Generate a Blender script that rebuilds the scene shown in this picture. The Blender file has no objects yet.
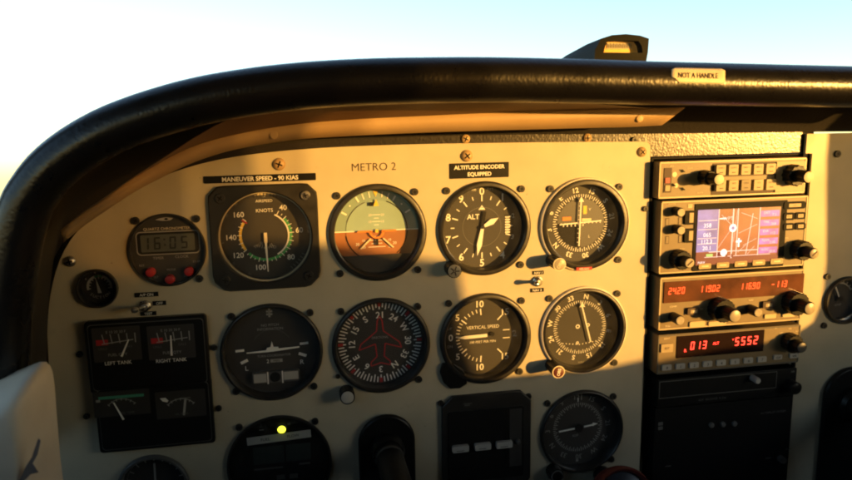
import bpy, bmesh, math, random
from mathutils import Vector, Matrix
random.seed(7)
R_ = math.radians
scene = bpy.context.scene
COL = scene.collection

# ------------------------------------------------------------------ camera
F = 720.0
RW = ((0.9830110606, 0.0160114676, -0.1828466232),
      (-0.0480399997, 0.9839053033, -0.1721119185),
      (0.1771479978, 0.1779718712, 0.9679589867))
# instrument panel front face is the plane y = 0; x to the right, z up, metres
CAM = Vector((0.0252048844, -0.6022609282, 0.1013552223))
def tw(a): return Vector((a[0], a[2], -a[1]))
CR, CD, CF = tw(RW[0]), tw(RW[1]), tw(RW[2])

def P(px, py, y=0.0):
    d = CR*((px-426)/F) + CD*((py-240)/F) + CF
    t = (y-CAM.y)/d.y
    return CAM + d*t
def rad(cx, cy, r, y=0.0):
    return abs(P(cx, cy-r, y).z - P(cx, cy+r, y).z)/2

cam = bpy.data.cameras.new('camera'); co = bpy.data.objects.new('camera', cam); COL.objects.link(co)
cam.sensor_width = 36; cam.lens = F*36/852; cam.dof.use_dof = True; cam.dof.focus_distance = .60; cam.dof.aperture_fstop = 8; cam.clip_start = 0.01; cam.clip_end = 5000
mw = Matrix((CR, -CD, -CF)).transposed().to_4x4(); mw.translation = CAM
co.matrix_world = mw
scene.camera = co

# ------------------------------------------------------------------ materials
MATS = {}
def nodes(name):
    m = bpy.data.materials.new(name); m.use_nodes = True
    nt = m.node_tree; b = nt.nodes['Principled BSDF']; MATS[name] = m
    return m, nt, b
def mat(name, col, rough=.5, metal=0, spec=.5, bump=None, mott=None, rvar=None, coat=0):
    m, nt, b = nodes(name)
    b.inputs['Base Color'].default_value = (*col, 1); b.inputs['Roughness'].default_value = rough
    b.inputs['Metallic'].default_value = metal; b.inputs['Specular IOR Level'].default_value = spec
    b.inputs['Coat Weight'].default_value = coat
    tc = nt.nodes.new('ShaderNodeTexCoord')
    if mott:
        sc, amt = mott
        n = nt.nodes.new('ShaderNodeTexNoise'); n.inputs['Scale'].default_value = sc; n.inputs['Detail'].default_value = 6
        nt.links.new(tc.outputs['Object'], n.inputs['Vector'])
        r = nt.nodes.new('ShaderNodeMapRange'); r.inputs[1].default_value = .3; r.inputs[2].default_value = .7
        r.inputs[3].default_value = 1-amt; r.inputs[4].default_value = 1+amt
        nt.links.new(n.outputs['Fac'], r.inputs[0])
        mx = nt.nodes.new('ShaderNodeVectorMath'); mx.operation = 'SCALE'; mx.inputs[0].default_value = col
        nt.links.new(r.outputs[0], mx.inputs['Scale']); nt.links.new(mx.outputs[0], b.inputs['Base Color'])
    if rvar:
        sc, lo, hi = rvar
        n = nt.nodes.new('ShaderNodeTexNoise'); n.inputs['Scale'].default_value = sc; n.inputs['Detail'].default_value = 5
        nt.links.new(tc.outputs['Object'], n.inputs['Vector'])
        r = nt.nodes.new('ShaderNodeMapRange'); r.inputs[1].default_value = .3; r.inputs[2].default_value = .7
        r.inputs[3].default_value = lo; r.inputs[4].default_value = hi
        nt.links.new(n.outputs['Fac'], r.inputs[0]); nt.links.new(r.outputs[0], b.inputs['Roughness'])
    if bump:
        sc, st, dist = bump
        n = nt.nodes.new('ShaderNodeTexNoise'); n.inputs['Scale'].default_value = sc; n.inputs['Detail'].default_value = 3
        nt.links.new(tc.outputs['Object'], n.inputs['Vector'])
        bp = nt.nodes.new('ShaderNodeBump'); bp.inputs['Strength'].default_value = st; bp.inputs['Distance'].default_value = dist
        nt.links.new(n.outputs['Fac'], bp.inputs['Height']); nt.links.new(bp.outputs[0], b.inputs['Normal'])
    return m
def emit(name, col, st, base=(.01, .01, .01), rough=.3, mott=None):
    m, nt, b = nodes(name)
    if mott:
        tc = nt.nodes.new('ShaderNodeTexCoord'); n = nt.nodes.new('ShaderNodeTexNoise'); n.inputs['Scale'].default_value = mott; n.inputs['Detail'].default_value = 5
        nt.links.new(tc.outputs['Object'], n.inputs['Vector']); r = nt.nodes.new('ShaderNodeMapRange')
        r.inputs[1].default_value = .3; r.inputs[2].default_value = .7; r.inputs[3].default_value = st*.6; r.inputs[4].default_value = st*1.4
        nt.links.new(n.outputs['Fac'], r.inputs[0]); nt.links.new(r.outputs[0], b.inputs['Emission Strength'])
    b.inputs['Base Color'].default_value = (*base, 1); b.inputs['Roughness'].default_value = rough
    b.inputs['Emission Color'].default_value = (*col, 1); b.inputs['Emission Strength'].default_value = st
def glass(name, refl=1.0, tint=(1, 1, 1), haze=0.0):
    m, nt, b = nodes(name); nt.nodes.remove(b)
    out = nt.nodes['Material Output']
    t = nt.nodes.new('ShaderNodeBsdfTransparent'); t.inputs[0].default_value = (*tint, 1)
    g = nt.nodes.new('ShaderNodeBsdfGlossy'); g.inputs['Roughness'].default_value = .04
    fr = nt.nodes.new('ShaderNodeFresnel'); fr.inputs[0].default_value = 1.45
    mu = nt.nodes.new('ShaderNodeMath'); mu.operation = 'MULTIPLY'; mu.inputs[1].default_value = refl
    nt.links.new(fr.outputs[0], mu.inputs[0])
    mx = nt.nodes.new('ShaderNodeMixShader'); nt.links.new(mu.outputs[0], mx.inputs[0])
    last = t.outputs[0]
    if haze:
        d = nt.nodes.new('ShaderNodeBsdfDiffuse'); d.inputs[0].default_value = (.8, .8, .8, 1)
        m2 = nt.nodes.new('ShaderNodeMixShader')
        n = nt.nodes.new('ShaderNodeTexNoise'); n.inputs['Scale'].default_value = 60; n.inputs['Detail'].default_value = 8
        tc = nt.nodes.new('ShaderNodeTexCoord'); nt.links.new(tc.outputs['Object'], n.inputs['Vector'])
        r = nt.nodes.new('ShaderNodeMapRange'); r.inputs[1].default_value = .3; r.inputs[2].default_value = .75
        r.inputs[3].default_value = haze*.5; r.inputs[4].default_value = haze*1.5
        nt.links.new(n.outputs['Fac'], r.inputs[0]); nt.links.new(r.outputs[0], m2.inputs[0])
        nt.links.new(last, m2.inputs[1]); nt.links.new(d.outputs[0], m2.inputs[2]); last = m2.outputs[0]
    nt.links.new(last, mx.inputs[1]); nt.links.new(g.outputs[0], mx.inputs[2])
    nt.links.new(mx.outputs[0], out.inputs[0])

mat('beige_paint', (.47, .42, .31), .42, bump=(900, .08, .0005), mott=(30, .07), rvar=(25, .36, .5))
mat('crinkle', (.014, .011, .010), .30, spec=.8, mott=(700, .5))
mat('vinyl', (.006, .0055, .0062), .29, rvar=(45, .25, .36))
mat('underside_black', (.012, .010, .009), .7, bump=(300, .4, .001))
mat('tan_trim', (.40, .27, .14), .45, bump=(500, .1, .0006), mott=(20, .08))
mat('trim_shade', (.12, .062, .032), .5, bump=(500, .15, .0006), mott=(25, .12))  # trim flange: tan darkened in colour for the shade under the roll
mat('black', (.008, .008, .008), .36, spec=.25, bump=(700, .12, .0005))
mat('black_matte', (.005, .005, .005), .65, spec=.2, bump=(600, .2, .0005))
mat('bezel_black', (.02, .019, .018), .4, bump=(800, .15, .0004), rvar=(120, .3, .5))
mat('dial_black', (.026, .024, .022), .6, mott=(60, .12))
mat('white', (.82, .81, .76), .6)
mat('cream', (.70, .62, .44), .5, mott=(80, .06))
mat('grey_mark', (.30, .30, .28), .6)
mat('dim_mark', (.12, .12, .113), .6)
mat('red', (.40, .02, .025), .45)
mat('dull_red', (.10, .018, .016), .5)
mat('orange', (.75, .22, .03), .5)
mat('yellow', (.80, .52, .06), .5)
mat('green', (.05, .36, .10), .5)
mat('teal', (.06, .30, .20), .5)
mat('sky_dial', (.27, .40, .36), .5, mott=(70, .06))
mat('sky_ring', (.22, .33, .30), .5)
mat('ground_dial', (.33, .125, .042), .5, mott=(70, .08))
mat('steel', (.55, .53, .50), .3, metal=1, rvar=(200, .22, .45))
mat('edge_metal', (.74, .68, .58), .35)
mat('grey_button', (.42, .41, .38), .35)
mat('brown_ink', (.05, .025, .015), .6)
mat('radio_face', (.18, .130, .066), .45, bump=(900, .1, .0004), mott=(90, .07))
mat('radio_light', (.36, .28, .16), .45, mott=(90, .06))
mat('radio_edge', (.55, .45, .27), .35)
mat('grey_frame', (.085, .083, .078), .4)
mat('knob_cap', (.36, .31, .22), .35, bump=(500, .15, .0005), mott=(250, .12))
mat('lcd', (.085, .092, .075), .28, mott=(120, .08))
mat('lcd_dark', (.06, .075, .07), .25)
mat('lcd_ink', (.012, .013, .012), .4)
mat('pale_trim', (.60, .55, .47), .6, mott=(30, .08), bump=(200, .15, .001))
mat('crease_dark', (.17, .14, .13), .7)  # crease on the pale trim, drawn as a flat dark patch
mat('navy', (.012, .018, .035), .3)
mat('interior', (.09, .085, .08), .8, mott=(6, .1))
mat('headliner', (.62, .62, .60), .9)
mat('carpet', (.03, .03, .032), .9)
mat('compass_shell', (.014, .015, .014), .6, spec=.06, bump=(400, .2, .0006))
mat('amber_lens', (.72, .42, .10), .3, mott=(300, .2))
mat('display_window', (.12, .044, .018), .15, mott=(45, .45))
mat('display_dark', (.016, .008, .007), .15)
emit('led_red', (1, .035, .02), 1.5)
emit('led_orange', (1, .07, .015), .85, base=(.3, .03, .01))
emit('led_yellow', (.80, .85, .03), 1.15, rough=.12)
emit('map_orange', (.72, .17, .06), .19, base=(.07, .025, .015), mott=40)
emit('map_dark', (.45, .07, .05), .14, base=(.06, .02, .02))
emit('map_blue', (.42, .32, .72), .20, base=(.05, .045, .08), mott=60)
emit('map_purple', (.60, .17, .52), .27, base=(.08, .04, .09), mott=90)
emit('map_white', (1, .88, .88), .34, base=(.3, .3, .3))
emit('map_line', (1, .70, .60), .30, base=(.15, .12, .10))
emit('map_green', (.35, .6, .15), .35, base=(.1, .1, .05))
glass('glass', .75, haze=.018)
glass('lens_glass', .6, haze=.012)
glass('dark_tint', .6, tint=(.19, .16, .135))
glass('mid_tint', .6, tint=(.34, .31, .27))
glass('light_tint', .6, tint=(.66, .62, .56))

def add_wear(name):
    m = MATS[name]; nt = m.node_tree; b = nt.nodes['Principled BSDF']; src = b.inputs['Base Color'].links[0].from_socket
    tc = nt.nodes.new('ShaderNodeTexCoord'); prev = src
    for sc, lo, hi, col, amt in ((170, .70, .74, (.10, .08, .06), .55), (48, .64, .74, (.30, .26, .19), .35), (420, .73, .76, (.62, .58, .48), .6)):
        n = nt.nodes.new('ShaderNodeTexNoise'); n.inputs['Scale'].default_value = sc; n.inputs['Detail'].default_value = 4; n.inputs['Roughness'].default_value = .6
        nt.links.new(tc.outputs['Object'], n.inputs['Vector'])
        r = nt.nodes.new('ShaderNodeMapRange'); r.inputs[1].default_value = lo; r.inputs[2].default_value = hi; r.inputs[3].default_value = 0; r.inputs[4].default_value = amt
        nt.links.new(n.outputs['Fac'], r.inputs[0])
        mx = nt.nodes.new('ShaderNodeMix'); mx.data_type = 'RGBA'; nt.links.new(r.outputs[0], mx.inputs[0]); nt.links.new(prev, mx.inputs[6]); mx.inputs[7].default_value = (*col, 1); prev = mx.outputs[2]
    nt.links.new(prev, b.inputs['Base Color'])
add_wear('beige_paint')

# ------------------------------------------------------------------ text
_tc = {}
def text_geo(s, bold=0.0):
    k = (s, bold)
    if k in _tc: return _tc[k]
    c = bpy.data.curves.new('t', 'FONT'); c.body = s; c.size = 1; c.resolution_u = 3; c.offset = bold
    o = bpy.data.objects.new('t', c); COL.objects.link(o)
    bpy.context.view_layer.update()
    dg = bpy.context.evaluated_depsgraph_get(); e = o.evaluated_get(dg); me = e.to_mesh()
    vs = [(v.co.x, v.co.y) for v in me.vertices]; fs = [tuple(p.vertices) for p in me.polygons]
    e.to_mesh_clear(); bpy.data.objects.remove(o); bpy.data.curves.remove(c)
    if vs:
        x0 = min(v[0] for v in vs); x1 = max(v[0] for v in vs)
        h = .729
        vs = [((v[0]-(x0+x1)/2)/h, v[1]/h-.5) for v in vs]; w = (x1-x0)/h
    else: w = 0
    _tc[k] = (vs, fs, w)           # unit cap height, centred
    return _tc[k]

SEG = {'0': 'abcdef', '1': 'bc', '2': 'abged', '3': 'abgcd', '4': 'fgbc', '5': 'afgcd', '6': 'afgedc', '7': 'abc', '8': 'abcdefg', '9': 'abcdfg', '-': 'g', ' ': '', 'L': 'fed', 'F': 'aefg'}

# ------------------------------------------------------------------ mesh builder
class MB:
    def __init__(s, scale=1.0, ox=0, oz=0, y=0):
        s.v = []; s.f = []; s.m = []; s.slots = []; s.S = scale; s.ox = ox; s.oz = oz; s.y = y
    def slot(s, n):
        if n not in s.slots: s.slots.append(n)
        return s.slots.index(n)
    def raw(s, vs, fs, m):
        b = len(s.v); k = s.slot(m); s.v += [tuple(v) for v in vs]
        for f in fs: s.f.append(tuple(i+b for i in f)); s.m.append(k)
    def flat(s, pts, fs, m, dy=0):           # 2-D points in local units
        s.raw([(s.ox+p[0]*s.S, s.y+dy, s.oz+p[1]*s.S) for p in pts], fs, m)
    def poly(s, pts, m, dy=0): s.flat(pts, [tuple(range(len(pts)))], m, dy)
    def rect(s, x0, x1, z0, z1, m, dy=0, rot=0):
        cx, cz = (x0+x1)/2, (z0+z1)/2; c, n = math.cos(R_(-rot)), math.sin(R_(-rot))
        pts = [(x0, z0), (x1, z0), (x1, z1), (x0, z1)]
        s.poly([(cx+(x-cx)*c-(z-cz)*n, cz+(x-cx)*n+(z-cz)*c) for x, z in pts], m, dy)
    def line(s, a, b, w, m, dy=0, w2=None):
        w2 = w if w2 is None else w2
        dx, dz = b[0]-a[0], b[1]-a[1]; l = math.hypot(dx, dz) or 1; nx, nz = -dz/l/2, dx/l/2
        s.poly([(a[0]+nx*w, a[1]+nz*w), (b[0]+nx*w2, b[1]+nz*w2), (b[0]-nx*w2, b[1]-nz*w2), (a[0]-nx*w, a[1]-nz*w)], m, dy)
    def tick(s, a, r0, r1, w, m, dy=0, c=(0, 0)):
        sa, ca = math.sin(R_(a)), math.cos(R_(a))
        s.line((c[0]+r0*sa, c[1]+r0*ca), (c[0]+r1*sa, c[1]+r1*ca), w, m, dy)
    def ring(s, r0, r1, m, a0=0, a1=360, dy=0, n=None, c=(0, 0)):
        n = n or max(4, int(abs(a1-a0)/5)); pts = []
        for i in range(n+1):
            a = R_(a0+(a1-a0)*i/n)
            pts += [(c[0]+r0*math.sin(a), c[1]+r0*math.cos(a)), (c[0]+r1*math.sin(a), c[1]+r1*math.cos(a))]
        s.flat(pts, [(2*i, 2*i+1, 2*i+3, 2*i+2) for i in range(n)], m, dy)
    def disc(s, r, m, dy=0, c=(0, 0), n=64):
        s.poly([(c[0]+r*math.sin(2*math.pi*i/n), c[1]+r*math.cos(2*math.pi*i/n)) for i in range(n)], m, dy)
    def text(s, t, x, z, h, m, dy=0, rot=0, bold=0.0, wmax=None, sx=1):
        vs, fs, w = text_geo(t, bold)
        if wmax and w*h*sx > wmax: sx = wmax/(w*h)
        c, n = math.cos(R_(-rot)), math.sin(R_(-rot))
        s.flat([(x+h*(sx*p[0]*c-p[1]*n), z+h*(sx*p[0]*n+p[1]*c)) for p in vs], fs, m, dy)
    def seg(s, t, x, z, h, m, dy=0, adv=.78, slant=.1):
        w = .5*h; T = .13*h
        for ch in t:
            if ch in '.:':
                for zz in ((-.5,) if ch == '.' else (-.22, .22)):
                    s.rect(x-.06*h-T/2, x-.06*h+T/2, z+zz*h, z+zz*h+T, m, dy)
                if ch == ':': x += .3*h
                continue
            for q in SEG.get(ch, ''):
                x0, x1, z0, z1 = {'a': (.08, .92, .5-.13, .5), 'g': (.08, .92, -.065, .065), 'd': (.08, .92, -.5, -.37),
                    'f': (0, .26, .03, .46), 'b': (.74, 1, .03, .46), 'e': (0, .26, -.46, -.03), 'c': (.74, 1, -.46, -.03)}[q]
                pts = [(x0, z0), (x1, z0), (x1, z1), (x0, z1)]
                s.poly([(x+a*w+slant*b*h, z+b*h) for a, b in pts], m, dy)
            x += adv*h
    # solids, in metres relative to (ox, oz)
    def lathe(s, prof, m, n=64, c=(0, 0), knurl=0):
        vs = []; fs = []
        for j, (r, y) in enumerate(prof):
            for i in range(n):
                a = 2*math.pi*i/n; rr = r*(1-knurl*(i % 2)) if (knurl and r > 1e-5) else r
                vs.append((s.ox+c[0]+rr*math.sin(a), y, s.oz+c[1]+rr*math.cos(a)))
        k = len(prof)
        for j in range(k-1):
            for i in range(n):
                fs.append((j*n+i, j*n+(i+1) % n, (j+1)*n+(i+1) % n, (j+1)*n+i))
        s.raw(vs, fs, m)
    def prism(s, pts, y0, y1, m, mside=None):
        n = len(pts); vs = [(s.ox+x, y0, s.oz+z) for x, z in pts]+[(s.ox+x, y1, s.oz+z) for x, z in pts]
        s.raw(vs, [tuple(range(n)), tuple(range(2*n-1, n-1, -1))], m)
        s.raw(vs, [(i, (i+1) % n, n+(i+1) % n, n+i) for i in range(n)], mside or m)
    def box(s, x0, x1, y0, y1, z0, z1, m): s.prism([(x0, z0), (x1, z0), (x1, z1), (x0, z1)], y0, y1, m)
    def build(s, name, parent=None, loc=(0, 0, 0), bevel=0, smooth=35, weld=True):
        me = bpy.data.meshes.new(name); me.from_pydata(s.v, [], s.f)
        for n in s.slots: me.materials.append(MATS[n])
        me.polygons.foreach_set('material_index', s.m)
        bm = bmesh.new(); bm.from_mesh(me)
        if weld: bmesh.ops.remove_doubles(bm, verts=bm.verts, dist=1e-7)
        bmesh.ops.recalc_face_normals(bm, faces=bm.faces); bm.to_mesh(me); bm.free()
        if smooth is not None: me.shade_smooth(); me.set_sharp_from_angle(angle=R_(smooth))
        o = bpy.data.objects.new(name, me); COL.objects.link(o); o.location = loc
        if parent: o.parent = parent
        if bevel:
            b = o.modifiers.new('bevel', 'BEVEL'); b.width = bevel; b.segments = 2; b.limit_method = 'ANGLE'; b.angle_limit = R_(40)
        return o
def tag(o, label, cat, group=None):
    o['label'] = label; o['category'] = cat
    if group: o['group'] = group
    return o
def thing(name, label, cat, loc=(0, 0, 0), group=None):
    o = bpy.data.objects.new(name, None); COL.objects.link(o); o.location = loc; o.empty_display_size = .01
    return tag(o, label, cat, group)
def merge(q, o):
    """print: add flat printed faces to the mesh of the part they are printed on"""
    me = o.data; bm = bmesh.new(); bm.from_mesh(me); k = []
    for n in q.slots:
        if n not in [m.name for m in me.materials]: me.materials.append(MATS[n])
        k.append([m.name for m in me.materials].index(n))
    vs = [bm.verts.new(v) for v in q.v]
    for f, mi in zip(q.f, q.m):
        try: fc = bm.faces.new([vs[i] for i in f]); fc.material_index = k[mi]
        except ValueError: pass
    bm.to_mesh(me); bm.free()
def struct(m, name, **k):
    o = m.build(name, **k); o['kind'] = 'structure'; return o
def rrect(x0, x1, z0, z1, r, n=5):
    pts = []
    for cx, cz, a0 in ((x1-r, z1-r, 0), (x0+r, z1-r, 90), (x0+r, z0+r, 180), (x1-r, z0+r, 270)):
        for i in range(n+1):
            a = R_(a0+90*i/n); pts.append((cx+r*math.cos(a), cz+r*math.sin(a)))
    return pts
def resample(pts, n):
    """smooth curve (Catmull-Rom) through points, n samples evenly spaced"""
    pts = [Vector(p) for p in pts]; out = []
    for i in range(len(pts)-1):
        p0 = pts[max(i-1, 0)]; p1 = pts[i]; p2 = pts[i+1]; p3 = pts[min(i+2, len(pts)-1)]
        for k in range(20):
            t = k/20
            out.append(.5*((2*p1)+(p2-p0)*t+(2*p0-5*p1+4*p2-p3)*t*t+(3*p1-p0-3*p2+p3)*t**3))
    out.append(pts[-1])
    L = [0]
    for a, b in zip(out, out[1:]): L.append(L[-1]+(b-a).length)
    res = []; j = 0
    for i in range(n):
        d = L[-1]*i/(n-1)
        while j < len(L)-2 and L[j+1] < d: j += 1
        t = (d-L[j])/max(L[j+1]-L[j], 1e-9); res.append(out[j].lerp(out[j+1], min(max(t, 0), 1)))
    return res

# ------------------------------------------------------------------ fasteners and knobs
def screw_mb(r, h, m='bezel_black', mslot='black_matte', y0=0.0, dome=False):
    b = MB()
    if dome: b.lathe([(r, y0), (r*.97, y0-h*.3), (r*.8, y0-h*.75), (r*.45, y0-h), (0, y0-h)], m, 20)
    else: b.lathe([(r, y0), (r, y0-h*.75), (r*.88, y0-h), (0, y0-h)], m, 20)
    a = random.uniform(0, 90)
    b2 = MB(1, y=y0-h-.00012)
    for k in (0, 90):
        b.y = y0-h-.00012
        b.tick(a+k, -r*.55, r*.55, r*.22, mslot)
    return b
def screws(parent, px, r=.0030, h=.0022, y0=0, m='bezel_black', dome=False, name='mounting_screw', base=None):
    for x, y in px:
        p = P(x, y, y0-h); q = parent.location
        screw_mb(r, h, m, 'black_matte', y0, dome).build(name, parent, (p.x-q.x, -q.y, p.z-q.z))
def knob(parent, tip_px, prof, y0, cap='knob_cap', body='black', name='knob', knurl=.06, capname='knob_cap', n=36, capr=.86, cap_mb=None):
    """prof: [(radius, height)] steps outwards; tip_px is where the centre of the cap shows."""
    p = max(h for _, h in prof); w = P(tip_px[0], tip_px[1], y0-p); q = parent.location
    b = MB(); pr = []; hp = 0
    for r, h in prof:
        pr += [(r, y0-hp), (r, y0-h+.0006), (r-.0006, y0-h)]; hp = h
    pr += [(0, y0-hp)]
    b.lathe(pr, body, n, knurl=knurl)
    o = b.build(name, parent, (w.x-q.x, -q.y, w.z-q.z), smooth=30)
    r = prof[-1][0]*capr
    c = MB(); c.lathe([(r, y0-p-.0001), (r, y0-p-.0005), (r*.9, y0-p-.0008), (0, y0-p-.0008)], cap, 32)
    if cap_mb: cap_mb(c, r, y0-p-.0010)
    c.build(capname, o)
    return o

# ------------------------------------------------------------------ gauges
HOLES = []
def gauge(name, label, cx, cy, rpx, dial, cat='gauge', rin=.88, scr=(), group=None, rim='bezel_black', needle=None, depth=.009, proud=.004, glassm='glass', bezel=True, edge=None):
    c = P(cx, cy); R = rad(cx, cy, rpx)
    t = thing(name, label, cat, (c.x, 0, c.z), group)
    ri = R*rin
    HOLES.append((c.x, c.z, R*.975))
    if bezel:
        b = MB()
        b.lathe([(R*.97, .012), (R*.97, .0002), (R, -.0003), (R, -proud*.55), (R*.985, -proud*.85), (R*.96, -proud), (ri*1.03, -proud), (ri*1.005, -proud*.7), (ri, .001), (ri, depth+.0015), (ri*.2, depth+.0016)], rim, 72)
        b.build('bezel', t)
    d = MB(R, y=depth); dial(d, rin); d.build('dial', t, weld=False)
    if needle:
        for nm, f in needle:
            n = MB(R, y=depth-.003); f(n); o = n.build(nm, t, weld=False, smooth=None)
            s = o.modifiers.new('thickness', 'SOLIDIFY'); s.thickness = .0006
    if edge:
        e = MB(); e.lathe([(R*1.001, -.0004), (R*1.024, -.0006), (R*1.026, -.0018), (R*1.010, -.0030), (R*.99, -.0034), (R*.985, -.0026)], edge, 72); e.build('edge_ring', t)
    g = MB(R, y=.0005); g.disc(rin, glassm); g.build('glass', t)
    screws(t, scr, r=.0031)
    return t, R
MK = -.00025     # printed markings lie just in front of their dial

# --- altimeter
def d_alt(m, ri):
    m.disc(ri, 'dial_black')
    m.ring(.415, .425, 'dim_mark', dy=MK)
    for i in range(50):
        a = i*7.2
        if i % 5 == 0: m.tick(a, .55, .68, .026, 'white', MK)
    for i in range(10): m.tick(i*36+18, .60, .68, .02, 'white', MK)
    for i, s in enumerate('0123456789'):
        if s in '23': continue
        a = R_(i*36); m.text(s, .77*math.sin(a), .77*math.cos(a), .16, 'white', MK, bold=.02)
    m.text('100', -.17, .80, .05, 'white', MK); m.text('FEET', .18, .80, .05, 'white', MK)
    m.text('ALT', -.19, .23, .11, 'white', MK, bold=.015)
    m.rect(.50, .70, -.19, .24, 'black', MK*.8)
    m.rect(.52, .60, -.16, .20, 'grey_mark', MK)
    for k in range(7): m.rect(.51, .62, -.15+k*.055, -.125+k*.055, 'white', MK*1.5)
    m.text('3', .68, -.24, .1, 'white', MK, rot=15); m.text('2', .69, .22, .1, 'white', MK, rot=-15)
    m.poly([(-.075, .37), (.075, .37), (0, .47)], 'white', MK)
    m.disc(.07, 'black', MK*3)
def n_alt_long(m):
    a = R_(191); ca, sa = math.cos(a), math.sin(a)
    T = lambda x, z: (x*ca+z*sa, -x*sa+z*ca)
    m.poly([T(-.03, -.02), T(.03, -.02), T(.055, .38), T(.0, .62), T(-.055, .38)], 'white')
def n_alt_tail(m):
    m.line((.0, .02), (.05, .34), .07, 'black_matte', .0014); m.disc(.03, 'bezel_black', -.0009)
def n_alt_short(m):
    a = R_(62); ca, sa = math.cos(a), math.sin(a)
    T = lambda x, z: (x*ca+z*sa, -x*sa+z*ca)
    m.poly([T(-.03, .05), T(.03, .05), T(.065, .24), T(0, .40), T(-.065, .24)], 'white', .0008)
alt, Ralt = gauge('altimeter', 'black altimeter with large white numerals and two cream pointers, under the altitude encoder placard', 484.5, 228.5, 47, d_alt,
    'altimeter', scr=[(447, 191), (522, 189), (521, 265)], needle=[('pointer', n_alt_long), ('pointer', n_alt_short), ('pointer_tail', n_alt_tail)])
def star(c, r, y):
    c.y = y; c.S = 1
    for k in range(5): c.tick(k*72+20, r*.1, r*.75, r*.18, 'brown_ink')
knob(alt, (454.5, 271), [(.0066, .014)], -.0005, cap_mb=star)

# --- course indicators
def card(m, r, hs, off, names, rt0, rt1, mt='white', step=5, c=(0, 0)):
    for i in range(0, 360, step):
        m.tick(i+off, rt0 if i % 10 else rt0-.03, rt1, .016, mt, MK, c)
    for k, s in enumerate(names):
        a = k*30+off; m.text(s, c[0]+r*math.sin(R_(a)), c[1]+r*math.cos(R_(a)), hs, mt, MK, rot=a, bold=.02)
CN = ['N', '3', '6', 'E', '12', '15', 'S', '21', '24', 'W', '30', '33']
def d_nav1(m, ri):
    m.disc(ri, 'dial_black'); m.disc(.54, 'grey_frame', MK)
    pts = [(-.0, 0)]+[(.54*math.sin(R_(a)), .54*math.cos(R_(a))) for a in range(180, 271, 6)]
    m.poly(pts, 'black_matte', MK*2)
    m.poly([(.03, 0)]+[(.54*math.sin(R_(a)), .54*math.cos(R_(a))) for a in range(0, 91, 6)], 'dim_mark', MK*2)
    card(m, .74, .115, -130, CN, .58, .64)
    m.rect(-.43, -.23, .07, .15, 'orange', MK*3); m.rect(.05, .13, .2, .38, 'yellow', MK*3)
    for s in (-1, 1):
        for k in range(1, 6): m.disc(.014, 'white', MK*3, (s*k*.09, -.0), 10)
    m.rect(.02, .24, .04, .10, 'cream', MK*3)  # cream bar is a painted highlight near the middle of the face
    m.text('V', .2, .3, .06, 'white', MK*3); m.text('L', .2, -.3, .06, 'white', MK*3)
def n_cdi(m):
    m.line((-.03, .56), (-.06, -.5), .03, 'white'); m.poly([(-.09, .48), (.03, .48), (-.03, .60)], 'white', -.0003)
    for k in range(9): m.rect(-.075-.003*k, -.03-.003*k, .38-k*.1, .395-k*.1, 'white', -.0002)
def n_gs(m):
    m.line((-.50, -.01), (.46, .04), .028, 'white', .0008)
    for k in range(6): m.line((-.42+k*.09, -.01), (-.42+k*.09, -.06), .02, 'white', .0007)
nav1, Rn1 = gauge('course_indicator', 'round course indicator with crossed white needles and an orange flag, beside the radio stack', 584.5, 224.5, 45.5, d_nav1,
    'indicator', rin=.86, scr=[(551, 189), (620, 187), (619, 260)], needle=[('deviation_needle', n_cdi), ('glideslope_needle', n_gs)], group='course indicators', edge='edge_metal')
lab = MB(1); c0 = P(582, 267.5); lab.box(-.0075, .0075, -.0052, -.0041, -.0014, .0014, 'red'); lab.y = -.0053
lab.text('GPS NAV', 0, 0, .0017, 'white', bold=.01)
lab.build('warning_strip', nav1, (c0.x-nav1.location.x, 0, c0.z-nav1.location.z))
def obs(c, r, y):
    c.y = y; c.S = 1; c.ring(r*.98, r*1.16, 'cream', dy=.0006); c.text('OBS', 0, 0, r*.6, 'cream', rot=-60, bold=.02)
knob(nav1, (559.5, 264.5), [(.0058, .020)], -.0005, cap_mb=obs)

def d_nav2(m, ri):
    m.disc(ri, 'dial_black'); m.ring(.55, .56, 'dim_mark', dy=MK)
    card(m, .73, .115, 11, CN, .57, .63)
    for k in range(-5, 6): m.disc(.014, 'white', MK, (k*.08, -.36-.05*(1-abs(k)/5)), 10)
    m.ring(.025, .05, 'white', dy=MK, c=(-.05, .02)); m.ring(.02, .042, 'white', dy=MK, c=(.2, .04)); m.ring(.015, .035, 'white', dy=MK, c=(-.05, -.37))
    m.text('NAV', .05, -.84, .05, 'grey_mark', MK)
def n_nav2(m):
    m.line((.01, .52), (.24, -.34), .032, 'white'); m.poly([(-.05, .50), (.08, .50), (.01, .62)], 'white', -.0003)
nav2, Rn2 = gauge('course_indicator', 'round course indicator with one slanted white needle, half lit above and dark below', 583.5, 330, 42.5, d_nav2,
    'indicator', rin=.90, scr=[(550, 299), (618, 294), (615, 363)], needle=[('deviation_needle', n_nav2)], group='course indicators', edge='edge_metal')
knob(nav2, (558.5, 372), [(.0058, .020)], -.0005, cap='dull_red', cap_mb=lambda c, r, y: (setattr(c, 'y', y), c.ring(r*.98, r*1.18, 'cream', dy=.0006), c.text('OBS', 0, 0, r*.55, 'white', rot=-80, bold=.02)))

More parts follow.
